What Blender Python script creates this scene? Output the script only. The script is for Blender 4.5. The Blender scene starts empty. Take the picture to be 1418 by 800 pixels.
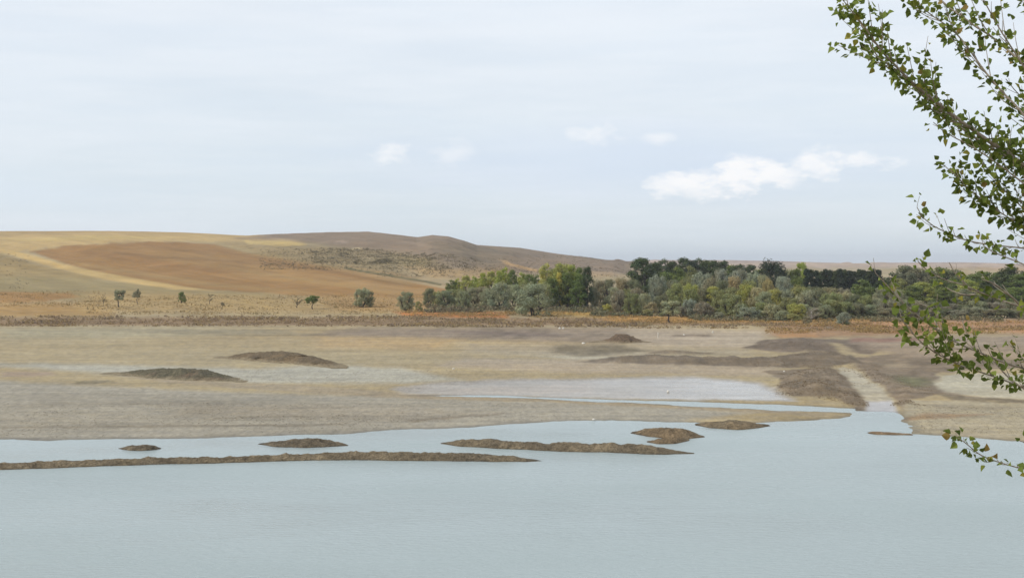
import bpy, math, random
import numpy as np
from math import radians as R, sin, cos, pi

S = bpy.context.scene
COL = S.collection
F, HC, HY, CX = 1950.0, 20.0, 366.0, 709.0      # focal length in photo pixels, eye height, level line, centre column
rng = np.random.default_rng(7)
random.seed(7)

# ------------------------------------------------------------------ helpers
def lin(c, k=1.0):
    out = []
    for v in c:
        v = v / 255.0
        out.append((v / 12.92 if v <= 0.04045 else ((v + 0.055) / 1.055) ** 2.4) * k)
    return np.array(out)

def _h(ix, iy, seed):
    n = (ix * 374761393 + iy * 668265263 + seed * 974634777) & 0xFFFFFFFF
    n = ((n ^ (n >> 13)) * 1274126177) & 0xFFFFFFFF
    n = n ^ (n >> 16)
    return (n & 0xFFFF) / 65535.0

def vnoise(x, y, seed=0):
    x = np.asarray(x, float); y = np.asarray(y, float)
    ix = np.floor(x).astype(np.int64); iy = np.floor(y).astype(np.int64)
    fx = x - ix; fy = y - iy
    fx = fx * fx * (3 - 2 * fx); fy = fy * fy * (3 - 2 * fy)
    a = _h(ix, iy, seed); b = _h(ix + 1, iy, seed); c = _h(ix, iy + 1, seed); d = _h(ix + 1, iy + 1, seed)
    return (a * (1 - fx) + b * fx) * (1 - fy) + (c * (1 - fx) + d * fx) * fy

def fbm(x, y, seed=0, octv=4):
    s = 0; a = 1.0; t = 0
    for i in range(octv):
        s = s + a * (vnoise(x * 2 ** i, y * 2 ** i, seed + i * 17) * 2 - 1); t += a; a *= 0.5
    return s / t

def sst(a, b, v):
    t = np.clip((v - a) / (b - a), 0, 1)
    return t * t * (3 - 2 * t)

def sdf(P, X, Y):
    """signed distance to polygon P, negative inside"""
    P = np.asarray(P, float); n = len(P)
    d2 = np.full(X.shape, 1e18); inside = np.zeros(X.shape, bool)
    for i in range(n):
        x1, y1 = P[i]; x2, y2 = P[(i + 1) % n]
        ex, ey = x2 - x1, y2 - y1
        t = np.clip(((X - x1) * ex + (Y - y1) * ey) / (ex * ex + ey * ey + 1e-12), 0, 1)
        d2 = np.minimum(d2, (X - x1 - t * ex) ** 2 + (Y - y1 - t * ey) ** 2)
        cond = (y1 > Y) != (y2 > Y)
        if abs(ey) > 1e-12:
            inside ^= cond & (X < (Y - y1) / ey * ex + x1)
    d = np.sqrt(d2)
    return np.where(inside, -d, d)

def make_mesh(name, V, Fq, mat, smooth=True, color=None, extra=None, tris=False):
    """V (n,3), Fq (m,3|4) int"""
    V = np.asarray(V, np.float32); Fq = np.asarray(Fq, np.int32)
    me = bpy.data.meshes.new(name)
    k = Fq.shape[1]
    me.vertices.add(len(V)); me.vertices.foreach_set('co', V.ravel())
    me.loops.add(Fq.size); me.loops.foreach_set('vertex_index', Fq.ravel())
    me.polygons.add(len(Fq))
    me.polygons.foreach_set('loop_start', np.arange(0, Fq.size, k, dtype=np.int32))
    me.polygons.foreach_set('loop_total', np.full(len(Fq), k, dtype=np.int32))
    me.polygons.foreach_set('use_smooth', np.full(len(Fq), bool(smooth)))
    if color is not None:
        a = me.attributes.new('tint', 'FLOAT_COLOR', 'POINT')
        c = np.ones((len(V), 4), np.float32); c[:, :3] = color
        a.data.foreach_set('color', c.ravel())
    for nm, arr in (extra or {}).items():
        a = me.attributes.new(nm, 'FLOAT', 'POINT')
        a.data.foreach_set('value', np.asarray(arr, np.float32).ravel())
    me.update(calc_edges=True); me.validate()
    if mat: me.materials.append(mat)
    return me

def link(name, me, parent=None):
    o = bpy.data.objects.new(name, me); COL.objects.link(o)
    if parent is not None: o.parent = parent
    return o

def grid_faces(nr, nc):
    i = np.arange(nr - 1)[:, None] * nc + np.arange(nc - 1)[None, :]
    return np.stack([i, i + 1, i + nc + 1, i + nc], -1).reshape(-1, 4)

class MB:
    def __init__(s): s.V = []; s.F = []; s.C = []; s.n = 0
    def add(s, V, Fq, C=None):
        V = np.asarray(V, float); s.V.append(V); s.F.append(np.asarray(Fq) + s.n)
        s.C.append(np.ones((len(V), 3)) if C is None else np.broadcast_to(C, (len(V), 3))); s.n += len(V)
    def tube(s, pts, rad, sides=6, C=None):
        pts = np.asarray(pts, float); n = len(pts)
        T = np.gradient(pts, axis=0); T /= np.linalg.norm(T, axis=1)[:, None] + 1e-9
        up = np.array([0.13, 0.97, 0.2]) if abs(T[0][1]) < 0.8 else np.array([1, 0, 0.1])
        A = np.cross(T, up); A /= np.linalg.norm(A, axis=1)[:, None] + 1e-9
        B = np.cross(T, A)
        an = np.arange(sides) * 2 * pi / sides
        V = pts[:, None] + (A[:, None] * np.cos(an)[None, :, None] + B[:, None] * np.sin(an)[None, :, None]) * np.asarray(rad)[:, None, None]
        V = V.reshape(-1, 3); f = []
        for i in range(n - 1):
            for j in range(sides):
                j2 = (j + 1) % sides
                f.append((i * sides + j, i * sides + j2, (i + 1) * sides + j2, (i + 1) * sides + j))
        c0 = len(V)
        V = np.vstack([V, pts[-1]])
        for j in range(sides): f.append(((n - 1) * sides + j, (n - 1) * sides + (j + 1) % sides, c0, c0))
        f = np.array(f); 
        s.add(V, f[:-sides], C)
    def build(s, name, mat, parent=None, smooth=True):
        me = make_mesh(name, np.vstack(s.V), np.vstack(s.F), mat, smooth, np.vstack(s.C))
        return link(name, me, parent)

def tag(o, label=None, cat=None, group=None, kind=None):
    if label: o['label'] = label
    if cat: o['category'] = cat
    if group: o['group'] = group
    if kind: o['kind'] = kind
    return o

def w2p(x, y, z):
    return CX + x / y * F, HY + (HC - z) / y * F
def flat(px, py):
    d = HC * F / (py - HY)
    return (px - CX) / F * d, d

# ------------------------------------------------------------------ node materials
def new_mat(name):
    m = bpy.data.materials.new(name); m.use_nodes = True
    nt = m.node_tree; nt.nodes.clear()
    return m, nt, nt.nodes, nt.links
def N(nt, t, **kw):
    n = nt.nodes.new(t)
    for k, v in kw.items():
        if k in n.inputs.keys(): n.inputs[k].default_value = v
        else: setattr(n, k, v)
    return n
def math_n(nt, op, a, b=None, c=None):
    n = nt.nodes.new('ShaderNodeMath'); n.operation = op
    for i, v in enumerate((a, b, c)):
        if v is None: continue
        if isinstance(v, (int, float)): n.inputs[i].default_value = v
        else: nt.links.new(v, n.inputs[i])
    return n.outputs[0]
def mix_c(nt, fac, a, b, mode='MIX'):
    n = nt.nodes.new('ShaderNodeMix'); n.data_type = 'RGBA'; n.blend_type = mode
    for s, v in ((n.inputs[0], fac), (n.inputs[6], a), (n.inputs[7], b)):
        if isinstance(v, (int, float)): s.default_value = v
        elif isinstance(v, (tuple, list, np.ndarray)): s.default_value = tuple(v)[:3] + (1,)
        else: nt.links.new(v, s)
    return n.outputs[2]
def noise_n(nt, vec, scale, detail=4, rough=0.55, mapscale=None):
    if mapscale is not None:
        mp = N(nt, 'ShaderNodeMapping'); mp.inputs['Scale'].default_value = mapscale
        nt.links.new(vec, mp.inputs['Vector']); vec = mp.outputs[0]
    n = N(nt, 'ShaderNodeTexNoise', Scale=scale, Detail=detail, Roughness=rough)
    nt.links.new(vec, n.inputs['Vector'])
    return n.outputs['Fac']
def mapr(nt, v, a, b, c, d):
    n = N(nt, 'ShaderNodeMapRange'); nt.links.new(v, n.inputs[0])
    for i, q in enumerate((a, b, c, d)): n.inputs[i + 1].default_value = q
    return n.outputs[0]

def ground_mat():
    m, nt, nd, lk = new_mat('dry_ground')
    at = N(nt, 'ShaderNodeAttribute'); at.attribute_name = 'tint'
    wt = N(nt, 'ShaderNodeAttribute'); wt.attribute_name = 'wet'
    rc = N(nt, 'ShaderNodeAttribute'); rc.attribute_name = 'rocky'
    geo = N(nt, 'ShaderNodeNewGeometry'); P = geo.outputs['Position']
    n1 = noise_n(nt, P, 0.035, 6, 0.6)
    n2 = noise_n(nt, P, 0.35, 5, 0.65)
    n3 = noise_n(nt, P, 2.2, 4, 0.7)
    n4 = noise_n(nt, P, 0.12, 5, 0.6, (0.35, 1.0, 1.0))
    f = math_n(nt, 'ADD', mapr(nt, n1, 0.3, 0.7, -0.10, 0.10), mapr(nt, n2, 0.3, 0.7, -0.08, 0.08))
    f = math_n(nt, 'ADD', f, mapr(nt, n4, 0.3, 0.7, -0.06, 0.06))
    f = math_n(nt, 'ADD', f, mapr(nt, n3, 0.25, 0.75, -0.13, 0.13))
    n6 = noise_n(nt, P, 1.0, 5, 0.7, (0.10, 0.5, 1.0)); n7 = noise_n(nt, P, 1.0, 3, 0.8, (2.2, 0.35, 1.0))
    f = math_n(nt, 'ADD', f, mapr(nt, n6, 0.3, 0.7, -0.09, 0.09))
    f = math_n(nt, 'ADD', f, mapr(nt, n7, 0.3, 0.7, -0.13, 0.13))
    # rocky / scrubby slopes: dark clumps of dry bush
    v = N(nt, 'ShaderNodeTexVoronoi', Scale=0.14); lk.new(P, v.inputs['Vector'])
    clump = mapr(nt, v.outputs['Distance'], 0.15, 0.5, 1.0, 0.0)
    n5 = noise_n(nt, P, 0.02, 3, 0.6)
    clump = math_n(nt, 'MULTIPLY', clump, mapr(nt, n5, 0.4, 0.62, 0.0, 1.0))
    clump = math_n(nt, 'MULTIPLY', clump, rc.outputs['Fac'])
    f = math_n(nt, 'SUBTRACT', f, math_n(nt, 'MULTIPLY', clump, 0.42))
    f = math_n(nt, 'ADD', f, 1.0)
    mul = N(nt, 'ShaderNodeVectorMath'); mul.operation = 'SCALE'
    lk.new(at.outputs['Color'], mul.inputs[0]); lk.new(f, mul.inputs['Scale'])
    hsv = N(nt, 'ShaderNodeHueSaturation'); lk.new(mul.outputs[0], hsv.inputs['Color'])
    lk.new(mapr(nt, n2, 0.3, 0.7, 0.85, 1.15), hsv.inputs['Saturation'])
    b = N(nt, 'ShaderNodeBsdfPrincipled'); lk.new(hsv.outputs[0], b.inputs['Base Color'])
    wn = noise_n(nt, P, 0.3, 4, 0.6, (0.5, 1, 1))
    w = math_n(nt, 'MULTIPLY', wt.outputs['Fac'], mapr(nt, wn, 0.3, 0.65, 0.82, 1.0))
    lk.new(mapr(nt, w, 0, 1, 0.95, 0.16), b.inputs['Roughness'])
    lk.new(mapr(nt, w, 0, 1, 0.12, 0.45), b.inputs['Specular IOR Level'])
    bp = N(nt, 'ShaderNodeBump', Distance=0.25)
    hh = math_n(nt, 'ADD', math_n(nt, 'MULTIPLY', n2, 1.0), math_n(nt, 'MULTIPLY', n3, 0.35))
    hh = math_n(nt, 'ADD', hh, math_n(nt, 'MULTIPLY', clump, 3.0))
    lk.new(hh, bp.inputs['Height']); lk.new(mapr(nt, w, 0, 1, 0.55, 0.02), bp.inputs['Strength'])
    lk.new(bp.outputs[0], b.inputs['Normal'])
    o = N(nt, 'ShaderNodeOutputMaterial'); lk.new(b.outputs[0], o.inputs[0])
    return m

def rubble_mat():
    m, nt, nd, lk = new_mat('rubble_earth')
    at = N(nt, 'ShaderNodeAttribute'); at.attribute_name = 'tint'
    P = N(nt, 'ShaderNodeNewGeometry').outputs['Position']
    n2 = noise_n(nt, P, 1.2, 5, 0.7); n3 = noise_n(nt, P, 6.0, 4, 0.75)
    v = N(nt, 'ShaderNodeTexVoronoi', Scale=3.5); lk.new(P, v.inputs['Vector'])
    f = math_n(nt, 'ADD', mapr(nt, n2, 0.3, 0.7, 0.65, 1.3), mapr(nt, n3, 0.3, 0.7, -0.5, 0.5))
    f = math_n(nt, 'ADD', f, mapr(nt, v.outputs['Color'], 0.0, 1.0, -0.22, 0.22))
    mul = N(nt, 'ShaderNodeVectorMath'); mul.operation = 'SCALE'
    lk.new(at.outputs['Color'], mul.inputs[0]); lk.new(f, mul.inputs['Scale'])
    b = N(nt, 'ShaderNodeBsdfPrincipled', Roughness=0.95); b.inputs['Specular IOR Level'].default_value = 0.12
    lk.new(mul.outputs[0], b.inputs['Base Color'])
    bp = N(nt, 'ShaderNodeBump', Distance=0.15, Strength=0.8)
    lk.new(math_n(nt, 'ADD', n3, v.outputs['Distance']), bp.inputs['Height']); lk.new(bp.outputs[0], b.inputs['Normal'])
    o = N(nt, 'ShaderNodeOutputMaterial'); lk.new(b.outputs[0], o.inputs[0])
    return m

def water_mat():
    m, nt, nd, lk = new_mat('silty_lake_water')
    P = N(nt, 'ShaderNodeNewGeometry').outputs['Position']
    n1 = noise_n(nt, P, 1.6, 4, 0.6, (0.55, 1, 1)); n2 = noise_n(nt, P, 6.0, 3, 0.6, (0.5, 1, 1))
    n3 = noise_n(nt, P, 0.035, 3, 0.5, (0.6, 1, 1))
    col = mix_c(nt, mapr(nt, n3, 0.35, 0.65, 0, 1), WATER_A, WATER_B)
    b = N(nt, 'ShaderNodeBsdfPrincipled', Roughness=0.22, IOR=1.333)
    lk.new(col, b.inputs['Base Color'])
    nw = noise_n(nt, P, 0.05, 4, 0.6, (0.35, 1, 1)); lk.new(mapr(nt, nw, .35, .65, .14, .34), b.inputs['Roughness'])
    bp = N(nt, 'ShaderNodeBump', Distance=0.12, Strength=0.9)
    lk.new(math_n(nt, 'ADD', n1, math_n(nt, 'MULTIPLY', n2, 0.4)), bp.inputs['Height']); lk.new(bp.outputs[0], b.inputs['Normal'])
    o = N(nt, 'ShaderNodeOutputMaterial'); lk.new(b.outputs[0], o.inputs[0])
    return m

def foliage_mat(name='foliage', trans=0.25):
    m, nt, nd, lk = new_mat(name)
    at = N(nt, 'ShaderNodeAttribute'); at.attribute_name = 'tint'
    oi = N(nt, 'ShaderNodeObjectInfo')
    c = mix_c(nt, 1.0, oi.outputs['Color'], at.outputs['Color'], 'MULTIPLY')
    b = N(nt, 'ShaderNodeBsdfPrincipled', Roughness=0.75); b.inputs['Specular IOR Level'].default_value = 0.2
    lk.new(c, b.inputs['Base Color'])
    t = N(nt, 'ShaderNodeBsdfTranslucent'); lk.new(c, t.inputs['Color'])
    mx = N(nt, 'ShaderNodeMixShader'); mx.inputs[0].default_value = trans
    lk.new(b.outputs[0], mx.inputs[1]); lk.new(t.outputs[0], mx.inputs[2])
    o = N(nt, 'ShaderNodeOutputMaterial'); lk.new(mx.outputs[0], o.inputs[0])
    return m

def bark_mat(name, c1, c2, scale=6):
    m, nt, nd, lk = new_mat(name)
    tc = N(nt, 'ShaderNodeTexCoord')
    n = noise_n(nt, tc.outputs['Object'], scale, 5, 0.7, (1, 1, 0.35))
    b = N(nt, 'ShaderNodeBsdfPrincipled', Roughness=0.9)
    lk.new(mix_c(nt, mapr(nt, n, 0.35, 0.65, 0, 1), c1, c2), b.inputs['Base Color'])
    bp = N(nt, 'ShaderNodeBump', Distance=0.01, Strength=0.5); lk.new(n, bp.inputs['Height']); lk.new(bp.outputs[0], b.inputs['Normal'])
    o = N(nt, 'ShaderNodeOutputMaterial'); lk.new(b.outputs[0], o.inputs[0])
    return m

K = 0.80                      # photo colour (linear) -> base colour
WATER_A = lin((175, 189, 188), 0.64); WATER_B = lin((183, 197, 197), 0.65)
M_GROUND = ground_mat(); M_RUBBLE = rubble_mat(); M_WATER = water_mat()
M_FOL = foliage_mat(); M_LEAF = foliage_mat('poplar_leaf', 0.45)
M_BARK = bark_mat('dark_bark', (0.045, 0.035, 0.028), (0.09, 0.075, 0.06), 3)
M_PALEBARK = bark_mat('pale_dead_bark', (0.28, 0.25, 0.22), (0.42, 0.39, 0.35), 3)
M_POPBARK = bark_mat('poplar_bark', (0.22, 0.18, 0.14), (0.46, 0.39, 0.31), 25)

# ------------------------------------------------------------------ terrain height
SKY = np.array([(-3000, 330), (-1500, 318), (-600, 316), (-200, 320), (0, 320), (150, 319.5), (250, 321.5), (340, 326), (380, 324), (450, 321.5), (510, 320.5), (560, 326), (578, 328.3), (598, 325.3),
                (620, 327), (642, 333), (660, 339), (720, 343), (770, 351), (850, 361), (870, 361.5), (905, 359.5), (940, 360), (1010, 360),
                (1060, 361), (1100, 362), (1180, 364.5), (1230, 363.5), (1330, 363), (1418, 365), (1700, 362), (2400, 360), (4500, 350)], float)
CR_D = np.array([(-3000, 1700), (0, 1650), (340, 1700), (640, 1550), (700, 1700), (850, 2200), (900, 3600), (1010, 4200), (1418, 4200), (4500, 4200)], float)
D0 = 453.0
SHORE_FAR = [(-3000, 608), (-400, 607), (0, 608), (60, 611), (150, 608), (340, 605), (480, 601), (540, 596), (640, 592), (700, 588), (770, 583.5), (830, 582),
             (900, 583), (960, 585), (1000, 587), (1060, 584.5), (1110, 582), (1160, 579), (1180, 577), (1186, 574), (1180, 571), (1120, 568.5), (1050, 566.5),
             (960, 562), (860, 557), (760, 553), (700, 550.5), (620, 549), (560, 548), (600, 546.5), (700, 547.5), (800, 551.5), (900, 554.5), (980, 557), (1060, 559.5), (1130, 562.5),
             (1178, 566), (1188, 569.5), (1198, 570.5), (1240, 570.5), (1249, 577), (1243, 583), (1258, 594), (1262, 601), (1300, 602.5), (1400, 611), (1500, 614), (3500, 612)]
LAKE_W = [flat(*p) for p in SHORE_FAR]
LAKE_POLY = np.array(LAKE_W + [(3000, 20), (-3000, 20)])

# raised banks of mud in the dry bed: polygon in photo pixels on the flat, height (m)
BANKS = [
    ([(1082, 528), (1105, 516), (1130, 512), (1150, 513), (1165, 520), (1180, 536), (1194, 556), (1196, 567), (1186, 569), (1180, 560), (1160, 552), (1130, 549), (1095, 547), (1075, 541)], .85, 4),
    ([(1190, 516), (1200, 524), (1222, 540), (1240, 556), (1247, 568), (1270, 566), (1262, 552), (1290, 548), (1250, 530), (1225, 518), (1180, 500), (1160, 498)], 0.5, 4),
    ([(815, 503), (860, 496), (930, 496), (1000, 499), (1060, 499), (1110, 492), (1150, 490), (1180, 500), (1150, 508), (1080, 508), (1000, 506), (900, 505)], .75, 5),
    ([(1030, 483), (1060, 473), (1110, 471), (1160, 474), (1170, 482), (1140, 487), (1080, 488)], .7, 9),
    ([(893, 490), (920, 487), (990, 491), (985, 494), (900, 493)], 0.5, 6),
]
_BK = [(np.array([flat(*p) for p in P]), h, w) for P, h, w in BANKS]

def terrain(x, y, full=False):
    x = np.asarray(x, float); y = np.asarray(y, float)
    d = np.maximum(y, 1.0); px = CX + x / d * F
    # flats
    sd = sdf(LAKE_POLY, x, y) if full else None
    if full:
        sd = sd + fbm(x / 6, y / 6, 5, 4) * 1.2 + fbm(x / 1.3, y / 1.6, 7, 2) * .45 + fbm(x / 22, y / 22, 6, 2) * 0.8 * sst(0, 200, d)
        edge = np.clip(sd * 0.05, -1.2, 0.16)
    else:
        edge = 0.16
    zf = edge + sst(200, 450, d) * 0.35 + 0.06 * fbm(x / 30, y / 30, 9, 3) * sst(170, 260, d)
    if full:
        for P, h, w in _BK:
            s = sdf(P, x, y) + fbm(x / 7, y / 7, 31, 3) * 2.2
            zf = zf + h * sst(w * 0.35, -w, s) * (1 + 0.7 * fbm(x / 3.0, y / 4.5, 33, 4))
    # slopes
    ys = np.interp(px, SKY[:, 0], SKY[:, 1]); dc = np.interp(px, CR_D[:, 0], CR_D[:, 1])
    zc = HC - (ys - HY) / F * dc
    t = np.clip((d - D0) / (dc - D0), 0, None)
    pw = np.interp(px, [800, 950], [1.55, 1.9])
    zh = (zc - 0.5) * np.where(t < 1, np.minimum(t, 1) ** pw, 1.0)
    over = np.clip(t - 1, 0, None)
    zh = zh - np.clip(d - dc, 0, None) * 0.03 * np.minimum(over * 4, 1)
    rel = sst(0.15, 0.5, t) * sst(1.0, 0.8, t)
    zh = zh + rel * np.interp(px, [400, 600], [1, 1.6]) * (fbm(x / 150, y / 200, 41, 4) * 7.0 + fbm(x / 40, y / 60, 43, 3) * 3.0)
    # eroded knolls under the right part of the crest
    zh = zh + sst(0.02, 0.12, t) * sst(0.6, 0.2, t) * fbm(x / 60, y / 60, 47, 3) * 0.5
    return zf + np.where(d > D0, np.maximum(zh, -30), 0)

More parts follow.
